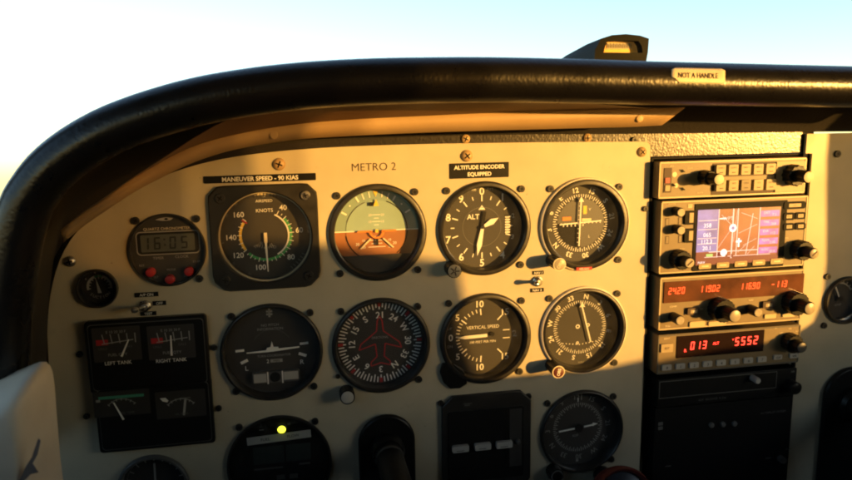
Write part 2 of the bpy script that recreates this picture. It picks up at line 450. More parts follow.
# --- vertical speed
def d_vsi(m, ri):
    m.disc(ri, 'dial_black')
    for s, a in (('0', -90), ('5', -52), ('5', -128), ('10', -5), ('10', -175), ('15', 45), ('15', 135), ('2', 90)):
        m.text(s, .71*math.sin(R_(a)), .71*math.cos(R_(a)), .145, 'white', MK, bold=.02)
        if s == '2':
            m.line((.45, .09), (.60, .09), .02, 'white', MK); m.line((.45, -.09), (.60, -.09), .02, 'white', MK)
        else: m.tick(a, .46, .60, .026, 'white', MK)
    for lo, hi in ((-90, -52), (-52, -5), (-128, -90), (-175, -128)):
        for k in range(1, 5): m.tick(lo+(hi-lo)*k/5, .52, .60, .018, 'white', MK)
    m.text('VERTICAL SPEED', .0, .19, .075, 'white', MK, wmax=.72); m.text('100 FEET PER MIN', 0, -.14, .055, 'white', MK, wmax=.62)
    m.text('UP', -.73, .20, .06, 'grey_mark', MK); m.text('DN', -.73, -.20, .06, 'grey_mark', MK)
def n_vsi(m):
    a = R_(267); m.poly([(.08, .05), (.08, -.02), (-.42, -.035), (-.58, .0), (-.42, .035)], 'white'); m.disc(.05, 'black', .0007, (.2, .03))
vsi, Rv = gauge('vertical_speed_indicator', 'black vertical speed indicator with one cream pointer lying level at zero', 485.4, 338.3, 45, d_vsi,
    'gauge', scr=[(449, 304), (522, 301), (520, 372)], needle=[('pointer', n_vsi)])
lb = MB(); lc = P(453, 375, -.002); lb.prism([(x-.0, z) for x, z in [(-.010, .012), (-.012, .004), (-.009, -.006), (-.003, -.0125), (.006, -.013), (.013, -.009), (.010, .004), (.0, .012)]], -.0035, -.0004, 'black')
lb.build('adjuster_housing', vsi, (lc.x-vsi.location.x, 0, lc.z-vsi.location.z), bevel=.001)

# --- airspeed
def d_asi(m, ri):
    m.disc(ri, 'dial_black')
    m.ring(.50, .535, 'white', 25, 152, MK); m.ring(.54, .60, 'green', 48, 225, MK); m.ring(.54, .60, 'yellow', 236, 303, MK)
    m.tick(306, .50, .64, .03, 'red', MK)
    for k in range(0, 31): 
        a = 30+k*9.3; m.tick(a, .54 if k % 2 == 0 else .58, .64 if k % 2 == 0 else .62, .016, 'white', MK*2)
    for s, a in (('40', 33), ('60', 83), ('80', 135), ('100', 191), ('120', 235), ('140', 269), ('160', 312)):
        m.text(s, .77*math.sin(R_(a)), .77*math.cos(R_(a))*.98, .125, 'white', MK, bold=.01)
    m.text('KNOTS', 0, .58, .085, 'white', MK); m.text('AIRSPEED', .0, .80, .065, 'white', MK, wmax=.4)
    m.text('TRUE', -.18, -.22, .07, 'grey_mark', MK, rot=-30); m.text('SPEED', .1, -.25, .07, 'grey_mark', MK, rot=20)
    for a in range(150, 215, 10): m.tick(a, .22, .32, .015, 'grey_mark', MK)
    m.rect(-.28, .36, .93, 1.02, 'cream', MK)
    for k in range(8): m.tick(-14+k*4.6, .90, .99, .018, 'black', MK*2)
    m.text('F', -.42, .96, .06, 'white', MK); m.text('-30', .0, .90, .04, 'grey_mark', MK)
    m.text('C', .5, .9, .06, 'grey_mark', MK)
    for a, s in ((300, '20'), (320, '30'), (262, '5'), (230, '10'), (205, '15')): m.text(s, .98*math.sin(R_(a)), .98*math.cos(R_(a)), .06, 'dim_mark', MK, rot=a)
    for a in range(120, 150, 5): m.tick(a, .92, 1.0, .02, 'dim_mark', MK)
    m.text('160', .97, .05, .05, 'grey_mark', MK, rot=80); m.text('180', .97, .16, .05, 'grey_mark', MK, rot=80)
def n_asi(m):
    m.rect(-.04, .03, -.16, .07, 'cream'); m.line((-.005, -.16), (0, -.40), .045, 'white'); m.line((0, -.40), (.01, -.84), .04, 'white', w2=.015)
    m.disc(.075, 'black', .0016, (0, -.2))
c = P(265.5, 237); Ra = rad(265.5, 237, 43.5)
asi = thing('airspeed_indicator', 'square black airspeed indicator with cut corners and a coloured speed arc', 'gauge', (c.x, 0, c.z))
HOLES.append((c.x, c.z, Ra*1.0))
def cham(hw, hh, cu, cd): return [(-hw+cu, hh), (hw-cu, hh), (hw, hh-cu), (hw*1.0, -hh+cd), (hw-cd, -hh), (-hw+cd, -hh), (-hw, -hh+cd), (-hw, hh-cu)]
b = MB(); op = cham(Ra*1.20, Ra*1.20, Ra*.22, Ra*.26); N = 72
# front flange as a ring between the eight-sided outline and the round opening
def outl(pts, a):
    d = Vector((math.sin(a), math.cos(a))); best = 9
    for p, q in zip(pts, pts[1:]+pts[:1]):
        p = Vector(p); e = Vector(q)-p; den = d.x*e.y-d.y*e.x
        if abs(den) < 1e-12: continue
        t = (p.x*e.y-p.y*e.x)/den; u = (p.x*d.y-p.y*d.x)/den
        if t > 0 and -1e-6 <= u <= 1+1e-6: best = min(best, t)
    return d*best
rings = []
for sc, y in ((1.0, -.0003), (1.0, -.0030), (.975, -.0042)):
    rings.append([(outl(op, 2*math.pi*i/N)*sc, y) for i in range(N)])
for r, y in ((Ra*1.06, -.0042), (Ra*1.03, -.003), (Ra*1.02, .010), (Ra*.3, .0105)):
    rings.append([(Vector((math.sin(2*math.pi*i/N), math.cos(2*math.pi*i/N)))*r, y) for i in range(N)])
vs = [(p.x, y, p.y) for rg in rings for p, y in rg]
b.raw(vs, [(j*N+i, j*N+(i+1) % N, (j+1)*N+(i+1) % N, (j+1)*N+i) for j in range(len(rings)-1) for i in range(N)], 'bezel_black')
b.build('bezel', asi)
d = MB(Ra, y=.009); d_asi(d, 1.02); d.build('dial', asi, weld=False)
n = MB(Ra, y=.0055); n_asi(n); o = n.build('pointer', asi, weld=False, smooth=None); s_ = o.modifiers.new('thickness', 'SOLIDIFY'); s_.thickness = .0006
g = MB(Ra, y=-.0012); g.disc(1.025, 'glass'); g.build('glass', asi)
for sx, sz, m in ((-1, 1, 'bezel_black'), (1, 1, 'steel'), (-1, -1, 'bezel_black'), (1, -1, 'bezel_black')):
    screw_mb(.0040, .0016, m, 'black_matte', -.0042).build('mounting_screw', asi, (sx*Ra*.93, 0, sz*Ra*.93))

# --- attitude
def d_att(m, ri):
    hz = .0
    up = [(ri*math.sin(R_(a)), ri*math.cos(R_(a))) for a in range(-90, 91, 5)]
    dn = [(ri*math.sin(R_(a)), ri*math.cos(R_(a))) for a in range(90, 271, 5)]
    m.poly(up, 'sky_ring'); m.poly(dn, 'ground_dial')
    b = .63
    m.poly([(b*math.sin(R_(a)), b*math.cos(R_(a))) for a in range(-90, 91, 5)], 'sky_dial', MK*2)
    m.poly([(b*math.sin(R_(a)), b*math.cos(R_(a))) for a in range(90, 271, 5)], 'ground_dial', MK*2)
    m.ring(b, b+.012, 'grey_frame', -72, -20, MK*2.5); m.ring(b, b+.02, 'black', 20, 140, MK*2.5); m.ring(b, b+.02, 'black', 215, 262, MK*2.5)
    for a in (-60, -30, -20, -10, 10, 20, 30, 60): m.tick(a, .70, .82, .035 if a % 30 == 0 else .022, 'white', MK*2)
    m.tick(-45, .74, .77, .03, 'white', MK*2); m.tick(45, .74, .77, .03, 'white', MK*2)
    m.poly([(-.055, .84), (.055, .84), (0, .70)], 'yellow', MK*2)
    m.line((-ri, 0), (ri, 0), .022, 'white', MK*3)
    for z, w in ((.12, .10), (.19, .18), (.26, .10), (.33, .18), (-.12, .20), (-.2, .32), (-.27, .22), (-.34, .36)):
        m.line((-w/2, z), (w/2, z), .012, 'white', MK*3)
    for z, s in ((.19, '10'), (.33, '20'), (-.2, '10'), (-.34, '20')):
        for q in (-1, 1): m.text(s, q*.27 if z < 0 else q*.13, z, .05, 'white', MK*3)
    for z in (-.27,): m.text('30', -.40, z, .06, 'white', MK*3); m.text('20', .37, z, .06, 'white', MK*3)
    # black mask across the bottom of the opening
    zc = -.50; xa = math.sqrt(ri*ri-zc*zc); a0 = math.degrees(math.atan2(xa, zc))
    pts = [(ri*math.sin(R_(a)), ri*math.cos(R_(a))) for a in [a0+(360-2*a0)*k/20 for k in range(21)]]
    m.poly(pts, 'dial_black', -.003)
def n_mini(m):
    for q in (-1, 1):
        m.line((q*.10, -.0), (q*.40, .0), .035, 'orange'); m.line((q*.13, -.16), (q*.34, -.36), .028, 'cream', .0002)
    m.ring(.12, .155, 'orange', 90, 270, 0); m.disc(.035, 'yellow', -.0002); m.line((0, -.14), (0, -.3), .05, 'black', .0004)
def n_roll(m):
    m.poly([(-.055, .52), (.055, .52), (0, .66)], 'yellow', .0003); m.rect(-.14, -.07, .52, .60, 'black', .0003)
att, Rt = gauge('attitude_indicator', 'round attitude indicator with pale green sky half over orange ground half', 378, 232.5, 48.5, d_att,
    'gauge', rin=.875, scr=[(337, 196), (415, 192), (340, 274), (418, 270)], needle=[('aircraft_symbol', n_mini), ('roll_pointer', n_roll)], depth=.011)

# --- turn coordinator
def d_tc(m, ri):
    m.disc(ri, 'dial_black')
    m.text('NO PITCH', -.02, .50, .055, 'grey_mark', MK); m.text('INFORMATION', -.02, .42, .055, 'grey_mark', MK)
    m.ring(.40, .405, 'dim_mark', -60, 60, MK)
    m.rect(-.08, .04, .76, .80, 'grey_mark', MK); m.rect(-.08, .04, .70, .74, 'grey_mark', MK); m.rect(-.04, .0, .66, .84, 'grey_mark', MK)
    m.rect(-.72, -.55, -.02, .03, 'white', MK, -3); m.rect(.55, .72, .04, .09, 'white', MK, -3)
    m.line((-.63, -.26), (-.49, -.20), .06, 'white', MK); m.line((.52, -.14), (.67, -.2), .06, 'white', MK)
    m.text('L', -.52, -.37, .1, 'white', MK); m.text('R', .58, -.32, .1, 'white', MK)
    m.text('TURN COORDINATOR', .03, -.14, .05, 'grey_mark', MK, wmax=.66)
    m.rect(-.05, .19, -.29, -.22, 'grey_mark', MK); m.text('2', -.1, -.255, .08, 'white', MK); m.text('MIN', .07, -.255, .05, 'black', MK*2)
    # inclinometer tube with its black ball
    m.prism([(x*m.S, z*m.S) for x, z in rrect(-.42, .52, -.68, -.45, .05)], .0045, m.y+MK, 'grey_frame')
    y = .0043-m.y
    m.rect(-.39, -.14, -.66, -.48, 'grey_button', y); m.rect(.20, .49, -.64, -.47, 'grey_button', y)
    m.rect(-.125, -.10, -.70, -.44, 'white', y-.0002); m.rect(.165, .19, -.70, -.44, 'white', y-.0002)
    m.disc(.105, 'black_matte', y-.0001, (.03, -.565), 24)
def n_tc(m):
    m.poly([(-.50, -.02), (-.12, .0), (-.10, .05), (-.03, .06), (0, .18), (.03, .06), (.12, .055), (.13, .02), (.54, .035), (.54, .01), (.1, -.03), (-.1, -.04), (-.50, -.04)], 'white')
tc, Rc = gauge('turn_coordinator', 'black turn coordinator with a white aeroplane silhouette and a ball tube below', 272, 352, 48.3, d_tc,
    'gauge', rin=.92, scr=[(231, 317), (310, 313), (236, 392), (314, 387)], needle=[('aircraft_symbol', n_tc)])

# --- heading indicator
def d_dg(m, ri):
    m.disc(ri, 'dial_black')
    for i in range(0, 360, 5):
        m.tick(i, .70 if i % 10 == 0 else .74, .86, .026, 'white', MK)
    for i in range(0, 360, 45):
        m.tick(i, .76, .865, .06, 'red', MK*2)
    for k, s in enumerate(['21', '24', 'W', '30', '33', 'N', '3', '6', 'E', '12', '15', 'S']):
        a = k*30; m.text(s, .585*math.sin(R_(a)), .585*math.cos(R_(a)), .135, 'white', MK, rot=a, bold=.015)
    out = [(0, .56), (.05, .46), (.07, .24), (.40, -.02), (.44, -.14), (.10, -.03), (.075, -.30), (.2, -.42), (.20, -.50), (0, -.44)]
    out = out+[(-x, z) for x, z in out[-2:0:-1]]
    for p, q in zip(out, out[1:]+out[:1]): m.line(p, q, .026, 'red', MK*2)
    m.text('DIRECTIONAL', 0, .11, .05, 'grey_mark', MK*3, wmax=.34)
dg, Rd = gauge('heading_indicator', 'black heading indicator with a red aeroplane outline inside a white compass card', 381.4, 345.3, 47.3, d_dg,
    'gauge', rin=.90, scr=[(341, 312), (418, 307), (419, 380)])
screws(dg, [(338, 377)], r=.002)
def plain(c, r, y): c.y = y; c.S = 1; c.ring(r*.95, r*1.15, 'black', dy=.0008)
knob(dg, (347.5, 397.5), [(.0064, .014)], -.0005, cap='grey_button', cap_mb=plain)

# --- adf
def d_adf(m, ri):
    m.disc(ri, 'dial_black')
    for i in range(0, 360, 5): m.tick(i, .54 if i % 10 else .50, .60, .02, 'grey_mark', MK)
    for k, s in enumerate(['12', '15', 'S', '21', '24', 'W', '30', '33', 'N', '3', '6', '9']):
        a = k*30-3; m.text(s, .74*math.sin(R_(a)), .74*math.cos(R_(a)), .12, 'grey_mark', MK, rot=a)
    m.rect(-.02, .0, .62, .72, 'white', MK*2); m.rect(.06, .08, .66, .8, 'grey_mark', MK*2)
    m.text('ADF', -.06, -.20, .06, 'grey_mark', MK); m.rect(-.03, .03, -.86, -.80, 'grey_mark', MK)
def n_adf(m):
    m.line((-.48, -.04), (-.10, .0), .035, 'white'); m.line((.12, .03), (.36, .06), .035, 'white'); m.poly([(.34, .10), (.34, .02), (.46, .07)], 'white')
    m.disc(.1, 'black', -.0003)
adf, Rdf = gauge('bearing_indicator', 'dim black bearing indicator with a level white needle, just above the red rimmed knob', 581.4, 431, 40.8, d_adf,
    'indicator', rin=.92, scr=[(548, 404), (614, 397), (612, 460)], needle=[('bearing_needle', n_adf)])
knob(adf, (557, 476), [(.0070, .012)], -.0005, cap='black', cap_mb=lambda c, r, y: (setattr(c, 'y', y), c.ring(r*.8, r, 'dim_mark')))

# --- chronometer
def d_chr(m, ri):
    m.disc(ri, 'dial_black')
    m.poly([(-.28, .82), (-.16, .86), (0, .88), (.18, .85), (.12, .80), (0, .785), (-.12, .79)], 'grey_button', MK); m.poly([(-.06, .83), (.0, .87), (.07, .83), (0, .80)], 'black', MK*2)
    m.text('QUARTZ CHRONOMETER', 0, .575, .075, 'cream', MK, wmax=1.28)
    fr = rrect(-.82, .83, -.14, .51, .12); m.poly(fr, 'grey_mark', MK)
    m.poly(rrect(-.79, .80, -.11, .48, .10), 'black', MK*2)
    m.poly(rrect(-.70, .70, -.05, .42, .04), 'lcd', MK*3)
    m.seg('16:05', -.66, .185, .34, 'lcd_ink', MK*4, adv=.88, slant=.06)
    m.text('TIMER', -.28, -.225, .075, 'grey_mark', MK); m.text('CLOCK', .33, -.21, .075, 'grey_mark', MK)
    m.text('RST', -.72, -.41, .06, 'grey_mark', MK); m.text('SET', -.38, -.75, .06, 'grey_mark', MK); m.text('MODE', .03, -.56, .06, 'grey_mark', MK)
    m.text('DIM', .42, -.75, .06, 'grey_mark', MK); m.text('ST-SP', .70, -.37, .06, 'grey_mark', MK)
chrono, Rch = gauge('chronometer', 'round black digital clock showing 16:05 with three red buttons', 168, 250, 36.5, d_chr, 'clock', rin=.955, scr=[(135, 221), (196, 219), (199, 279)], depth=.003, proud=.003)
for bx, by in ((150, 273), (169.5, 280), (188.5, 272)):
    p = P(bx, by, -.002)
    q = MB(); r = .0038; q.lathe([(r, .003), (r, -.0010), (r*.85, -.0022), (r*.4, -.0027), (0, -.0028)], 'red', 24)
    q.build('button', chrono, (p.x-chrono.location.x, 0, p.z-chrono.location.z))

# --- suction gauge
def d_suc(m, ri):
    m.disc(ri, 'dial_black'); m.ring(.50, .62, 'white', -105, 100, MK); m.ring(.50, .62, 'teal', -22, 18, MK*2)
    for a in range(-100, 101, 20): m.tick(a, .42, .62, .05, 'white', MK*2)
    for a in (-55, -12, 30, 62): m.text('4', .76*math.sin(R_(a)), .76*math.cos(R_(a)), .12, 'white', MK)
    for k, s in enumerate('SUCTION'):
        a = 228-k*16; m.text(s, .56*math.sin(R_(a)), .56*math.cos(R_(a)), .15, 'white', MK, rot=a+180)
def n_suc(m): m.poly([(-.06, -.30), (.12, -.30), (-.10, .45)], 'white')
suc, Rs = gauge('suction_gauge', 'small round black suction gauge with a white arc and green band', 97.7, 288.3, 19.3, d_suc, 'gauge', rin=.88, needle=[('pointer', n_suc)], depth=.006)

# --- gauges cut by the frame
def d_cut(m, ri):
    m.disc(ri, 'dial_black'); m.ring(.78, .80, 'dim_mark', -120, 120, MK)
    for a in range(-120, 121, 20): m.tick(a, .66, .78, .03, 'grey_mark', MK)
def n_cut(m): m.line((0, -.1), (.02, .62), .05, 'grey_mark'); m.disc(.09, 'black', -.0003)
gauge('small_round_gauge', 'dark round gauge cut off by the bottom of the picture, below the oil gauge', 154, 487, 32.5, d_cut, 'gauge', rin=.88, needle=[('pointer', n_cut)], rim='grey_frame')
def d_rt(m, ri):
    m.disc(ri, 'dial_black'); m.ring(.60, .66, 'white', -75, 60, MK)
    for a in range(-75, 61, 15): m.tick(a, .60, .74, .04, 'white', MK)
    m.text('AMP', 0, -.3, .12, 'grey_mark', MK)
def n_rt(m): m.line((-.0, -.1), (-.30, .55), .05, 'white'); m.disc(.12, 'black', -.0003)
gauge('ammeter', 'round gauge with a white scale on the beige panel beside the radios', 845, 300, 23.5, d_rt, 'gauge', rin=.86, scr=[(828.5, 277), (825, 326)], needle=[('pointer', n_rt)])

# --- digital fuel unit with the lit lamp
def d_led(m, ri):
    m.disc(ri, 'black')
    m.rect(-.60, .62, .44, .60, 'white', MK, -2.5)
    m.text('FUEL', -.25, .51, .06, 'black', MK*2, rot=-2.5); m.text('FLOW', .28, .535, .06, 'black', MK*2, rot=-2.5)
    m.rect(-.50, .60, -.0, .36, 'lcd_dark', MK); m.rect(.09, .12, .0, .36, 'black', MK*2)
    m.rect(-.50, .05, -.12, -.08, 'dim_mark', MK); m.rect(.36, .58, -.09, -.05, 'dim_mark', MK)
    m.rect(-.36, -.27, .70, .72, 'grey_mark', MK); m.rect(-.35, -.29, .76, .78, 'dim_mark', MK); m.rect(.18, .24, .76, .80, 'dim_mark', MK)
    for x in (-.0, .25): m.rect(x-.08, x+.08, -.36, -.26, 'dim_mark', MK)
led, Rl = gauge('fuel_monitor', 'round black digital monitor with a glowing yellow lamp and white label strip', 280, 463.5, 48, d_led, 'display', rin=.97, scr=[(239, 428), (315, 422)], depth=.002, proud=.003)
p = P(281.7, 429, .0); q = MB(); r = .0034; q.lathe([(r, .002), (r, -.0008), (r*.8, -.002), (r*.4, -.0026), (0, -.0027)], 'led_yellow', 24); lo_ = q.build('lamp', led, (p.x-led.location.x, 0, p.z-led.location.z))
q = MB(); q.lathe([(r*1.0, .001), (r*1.02, -.0016), (r*1.28, -.0014), (r*1.36, .001)], 'grey_frame', 28); q.build('lamp_collar', lo_)

# ------------------------------------------------------------------ rectangular instruments on the beige panel
def unit(name, label, cat, x0, y0, x1, y1, depth, m='black', r=.003):
    a, b = P(x0, y0, -depth), P(x1, y1, -depth); cx, cz = (a.x+b.x)/2, (a.z+b.z)/2
    t = thing(name, label, cat, (cx, 0, cz)); w, h = abs(b.x-a.x)/2, abs(a.z-b.z)/2
    q = MB(); q.prism(rrect(-w, w, -h, h, r), -depth, -.0004, m); q.build('case', t, bevel=.0012)
    q = MB(); q.prism(rrect(-w*.95, w*.95, -h*.92, h*.92, r), -depth-.0001, -depth+.0005, 'grey_frame'); q.build('face_edge', t, bevel=.0003)
    q = MB(); q.prism(rrect(-w*.938, w*.938, -h*.895, h*.895, r), -depth-.00015, -depth+.0005, 'black_matte'); q.build('face', t)
    return t, w, h
def loc(t, px, py, y):      # picture point to the local frame of thing t
    p = P(px, py, y); return (p.x-t.location.x, p.z-t.location.z)
def meter(t, x, y, w, h, red, txt, needle, dep, green=False):
    d = MB(1, y=-dep-.0002); c = loc(t, x, y, -dep)
    d.ox, d.oz = c
    d.poly(rrect(-w, w, -h, h, .001), 'dial_black')
    if green:
        d.rect(-w*.80, w*.8, h*.40, h*.62, 'teal', MK); d.rect(-w*.9, -w*.75, h*.2, h*.4, 'grey_mark', MK)
    else:
        d.rect(-w*.85, -w*.35, -h*.02, h*.30, 'red', MK)
        d.line((-w*.62, h*.05), (w*.7, h*.22), .0008, 'grey_mark', MK*2)
        for k in range(5): d.line((-w*.5+k*w*.32, h*.05), (-w*.58+k*w*.34, h*.6), .0008, 'grey_mark', MK*2)
        d.text('E 10 20 30 F', 0, h*.72, .0022, 'grey_mark', MK, wmax=w*1.7); d.text('UNLS', -w*.6, -h*.22, .0020, 'dim_mark', MK)
        d.text('GALS', w*.45, -h*.15, .0020, 'dim_mark', MK)
    if txt: d.text(txt, 0, -h*.6, .0024, 'grey_mark', MK)
    o = d.build('dial', t, weld=False)
    n = MB(1, y=-dep-.0012); a = loc(t, *needle[0], -dep); b = loc(t, *needle[1], -dep); n.line(a, b, .0016, 'white', w2=.0009)
    o2 = n.build('pointer', t, weld=False, smooth=None); s = o2.modifiers.new('thickness', 'SOLIDIFY'); s.thickness = .0004
fu, w, h = unit('fuel_quantity_gauge', 'black rectangular twin fuel gauge lettered left tank and right tank', 'gauge', 83, 322.5, 211, 385, .007)
meter(fu, 117, 344, .0185, .0145, True, 'FUEL QTY', ((122, 356), (129, 339)), .007)
meter(fu, 171.5, 342, .0185, .0145, True, 'FUEL QTY', ((172, 355), (171, 335)), .007)
q = MB(1, y=-.0074); a = loc(fu, 118.5, 362.5, -.007); q.text('LEFT TANK', a[0], a[1], .0030, 'white', bold=.01)
a = loc(fu, 171.5, 360, -.007); q.text('RIGHT TANK', a[0], a[1], .0030, 'white', bold=.01); q.build('lettering', fu, weld=False)
screws(fu, [(79, 355), (213.5, 348)], r=.0026)
fo, w, h = unit('oil_gauge', 'black rectangular oil gauge with a faint green scale, below the twin fuel gauge', 'gauge', 93, 387.5, 215.5, 443, .007)
meter(fo, 122, 403, .022, .011, False, None, ((124, 419), (114, 402)), .007, True)
d = MB(1, y=-.0072); d.ox, d.oz = loc(fo, 181, 404, -.007)
d.poly(rrect(-.020, .020, -.012, .012, .001), 'dial_black'); d.ring(.0135, .0142, 'grey_mark', -48, 48, MK, c=(0, -.009))
for a_ in range(-48, 49, 16): d.tick(a_, .0125, .0148, .0007, 'grey_mark', MK*2, (0, -.009))
d.text('OIL PRESS', 0, -.0085, .0018, 'dim_mark', MK); d.build('dial', fo, weld=False)
d = MB(1, y=-.0075); d.ox, d.oz = loc(fo, 122, 404, -.007); d.ring(.0135, .0140, 'grey_mark', -48, 48, MK, c=(0, -.009))
for a_ in range(-48, 49, 16): d.tick(a_, .0125, .0146, .0007, 'grey_mark', MK*2, (0, -.009))
d.text('OIL TEMP', .004, -.0075, .0018, 'dim_mark', MK); d.build('scale', fo, weld=False)
q = MB(1, y=-.0074); a = loc(fo, 164.5, 400, -.007); q.ox, q.oz = a
q.poly([(-.0035, .0018), (.001, .002), (.0032, -.0008), (.002, -.0022), (-.0015, -.001)], 'white'); q.ox = q.oz = 0
a, b = loc(fo, 184, 415, -.007), loc(fo, 185.5, 398, -.007); q.line(a, b, .0018, 'grey_button'); q.rect(b[0]-.004, b[0]+.004, b[1]-.0004, b[1]+.0008, 'dim_mark')
q.build('pointer', fo, weld=False)
screws(fo, [(86, 417), (218.5, 409)], r=.0026)

# square unit with three buttons
a, b = P(441.5, 397.6, -.004), P(530.5, 488, -.004); cx, cz = (a.x+b.x)/2, (a.z+b.z)/2; w, h = (b.x-a.x)/2, (a.z-b.z)/2
rm = thing('annunciator_unit', 'square black unit with three pale buttons in a row, below the vertical speed indicator', 'panel unit', (cx, 0, cz))
q = MB(); q.prism(cham(w, h, w*.24, w*.24), -.004, -.0004, 'bezel_black'); q.build('case', rm, bevel=.001)
q = MB(); q.prism(rrect(-w*.86, w*.82, -h*.72, h*.70, .002), -.0048, -.0041, 'black_matte'); q.y = -.0044
fo_ = q.build('face', rm, bevel=.0004)
q = MB(1, y=-.0050); q.rect(w*.42, w*.47, -h*.5, h*.66, 'black'); q.rect(w*.5, w*.78, -h*.5, h*.66, 'dial_black'); q.y = -.0043; e = loc(rm, 467.7, 404.5, -.004); q.rect(e[0]-.004, e[0]+.004, e[1]+.0005, e[1]+.0011, 'dim_mark'); q.rect(e[0]-.003, e[0]+.002, e[1]-.0011, e[1]-.0003, 'dim_mark')
merge(q, fo_)
for bx, by in ((460.8, 449.3), (483, 447), (504.5, 445)):
    e = loc(rm, bx, by, -.008); q = MB(); q.prism(rrect(-.0076, .0076, -.0030, .0030, .0012), -.0085, -.0049, 'grey_button'); q.y = -.0088; q.S = 1; q.rect(-.004, .003, -.0018, -.0010, 'dim_mark'); q.build('button', rm, (e[0], 0, e[1]), bevel=.0008, weld=False)
e = loc(rm, 518, 441.5, -.006); q = MB(); q.lathe([(.0022, -.0049), (.0022, -.0075), (.0014, -.0082), (0, -.0083)], 'grey_frame', 20); q.build('knob', rm, (e[0], 0, e[1]))
screws(rm, [(441, 404), (529, 397)], r=.0028)

# ------------------------------------------------------------------ toggle switches and placards
def toggle(name, label, px, py, ang, lx, labels):
    c = P(px, py); t = thing(name, label, 'switch', (c.x, 0, c.z), 'toggle switches on the beige panel')
    q = MB(); q.lathe([(.0046, 0-.0004), (.0046, -.002), (.0034, -.0026), (.0034, -.004), (.0024, -.005), (0, -.005)], 'steel', 18); q.build('collar', t)
    q = MB(); d = Vector((math.sin(R_(ang))*.55, -1, math.cos(R_(ang))*.3)).normalized(); u = d.cross(Vector((0, 0, 1))).normalized(); v = d.cross(u)
    n = 14; vs = []; st = [(0, .0013), (.008, .0017), (.011, .0024), (.0135, .0022), (.0145, .0010)]
    for l, r in st:
        for i in range(n):
            a = 2*math.pi*i/n; p = Vector((0, -.004, 0))+d*l+u*(r*math.cos(a))+v*(r*math.sin(a)); vs.append(tuple(p))
    q.raw(vs, [(j*n+i, j*n+(i+1) % n, (j+1)*n+(i+1) % n, (j+1)*n+i) for j in range(len(st)-1) for i in range(n)]+[tuple(range(4*n, 5*n))], 'steel'); q.build('lever', t)
    for s, x, y, w, h in labels:
        p = P(x, y); q = MB(1, y=-.0008); q.box(-w/2, w/2, -.0006, -.0002, -h/2, h/2, 'black'); q.y = -.0007; q.text(s, 0, 0, h*.62, 'white', wmax=w*.86, bold=.01)
        q.build('name_strip', t, (p.x-c.x, 0, p.z-c.z), weld=False)
toggle('toggle_switch', 'small metal toggle switch with black strips reading on, off and test', 145.5, 305.5, -80, 0, [('A/P ON', 146.5, 294.5, .0185, .0038), ('OFF', 159.5, 303, .0105, .0036), ('TEST', 148.5, 313.4, .0125, .0034)])
toggle('toggle_switch', 'small metal toggle switch with black strips between the two course indicators', 537, 281, -70, 0, [('NAV 1', 538, 272.6, .0105, .0034), ('NAV 2', 537, 290, .0125, .0036)])
def placard(name, label, px, py, w, h, lines, th, m='black', mt='white'):
    c = P(px, py); q = MB(1, y=-.0009); q.prism(rrect(-w/2, w/2, -h/2, h/2, .0006, 2), -.0007, -.0002, m)
    for s, z, hh in lines: q.text(s, 0, z, hh, mt, bold=.025, wmax=w*.93)
    tag(q.build(name, None, (c.x, 0, c.z), weld=False), label, 'placard')
placard('placard', 'narrow black placard with white lettering about maneuver speed, above the airspeed indicator', 260.5, 178.2, .0895, .0060, [('MANEUVER SPEED - 90 KIAS', 0, .0036)], 0)
placard('placard', 'dark placard with two lines of white lettering about the altitude encoder', 479.3, 170.3, .0525, .0132, [('ALTITUDE ENCODER', .0030, .0034), ('EQUIPPED', -.0030, .0034)], 0)

# ------------------------------------------------------------------ the main beige panel
out_px = [(47, 330), (50, 298), (57, 268), (68, 244), (86, 222), (112, 202), (145, 184), (180, 170), (215, 160.5), (255, 154), (300, 149.5), (350, 146.5), (420, 144.2), (500, 142.8), (570, 142), (638, 141.6)]
op = [P(*p) for p in out_px]; op = [(p.x, p.z) for p in resample([(p.x, p.y, p.z) for p in op], 60)] if False else [(v.x, v.z) for v in resample([tuple(p) for p in op], 60)]
xr = P(650, 160).x; zt = op[-1][1]; r = .006
xe = lambda z: xr + (zt-z)*0.012
corner = [(xr-r+r*math.sin(R_(a)), zt-r+r*math.cos(R_(a))) for a in range(15, 91, 15)]
zb = -.30
op = op+corner+[(xe(zb), zb), (P(62, 480).x-.001, zb), (P(62, 480).x, P(62, 480).z), (P(50, 385).x, P(50, 385).z)]
def plate(outline, holes, y0, th, m, name, parent, bev=.0006):
    bm = bmesh.new(); edges = []
    for lp in [outline]+[[(hx+hr*math.sin(2*math.pi*i/72), hz+hr*math.cos(2*math.pi*i/72)) for i in range(72)] for hx, hz, hr in holes]:
        vs = [bm.verts.new((x, y0, z)) for x, z in lp]
        for i in range(len(vs)): edges.append(bm.edges.new((vs[i], vs[(i+1) % len(vs)])))
    bmesh.ops.triangle_fill(bm, use_beauty=True, use_dissolve=False, edges=edges, normal=(0, -1, 0))
    ex = bmesh.ops.extrude_face_region(bm, geom=bm.faces[:])
    for v in [g for g in ex['geom'] if isinstance(g, bmesh.types.BMVert)]: v.co.y = y0+th
    bmesh.ops.recalc_face_normals(bm, faces=bm.faces)
    me = bpy.data.meshes.new(name); bm.to_mesh(me); bm.free(); me.materials.append(MATS[m])
    me.shade_smooth(); me.set_sharp_from_angle(angle=R_(35))
    o = bpy.data.objects.new(name, me); COL.objects.link(o); o.parent = parent; return o
panel = thing('instrument_panel', 'large beige painted metal panel that carries the round gauges', 'instrument panel')
inpoly = [h for h in HOLES if h[0] < xr]
plate(op, inpoly, 0, .003, 'beige_paint', 'panel_plate', panel)
q = MB(1, y=-.00025); p = P(374, 166.5); q.text('METRO 2', p.x, p.z, .0068, 'brown_ink', bold=-.005); q.build('lettering', panel, weld=False)
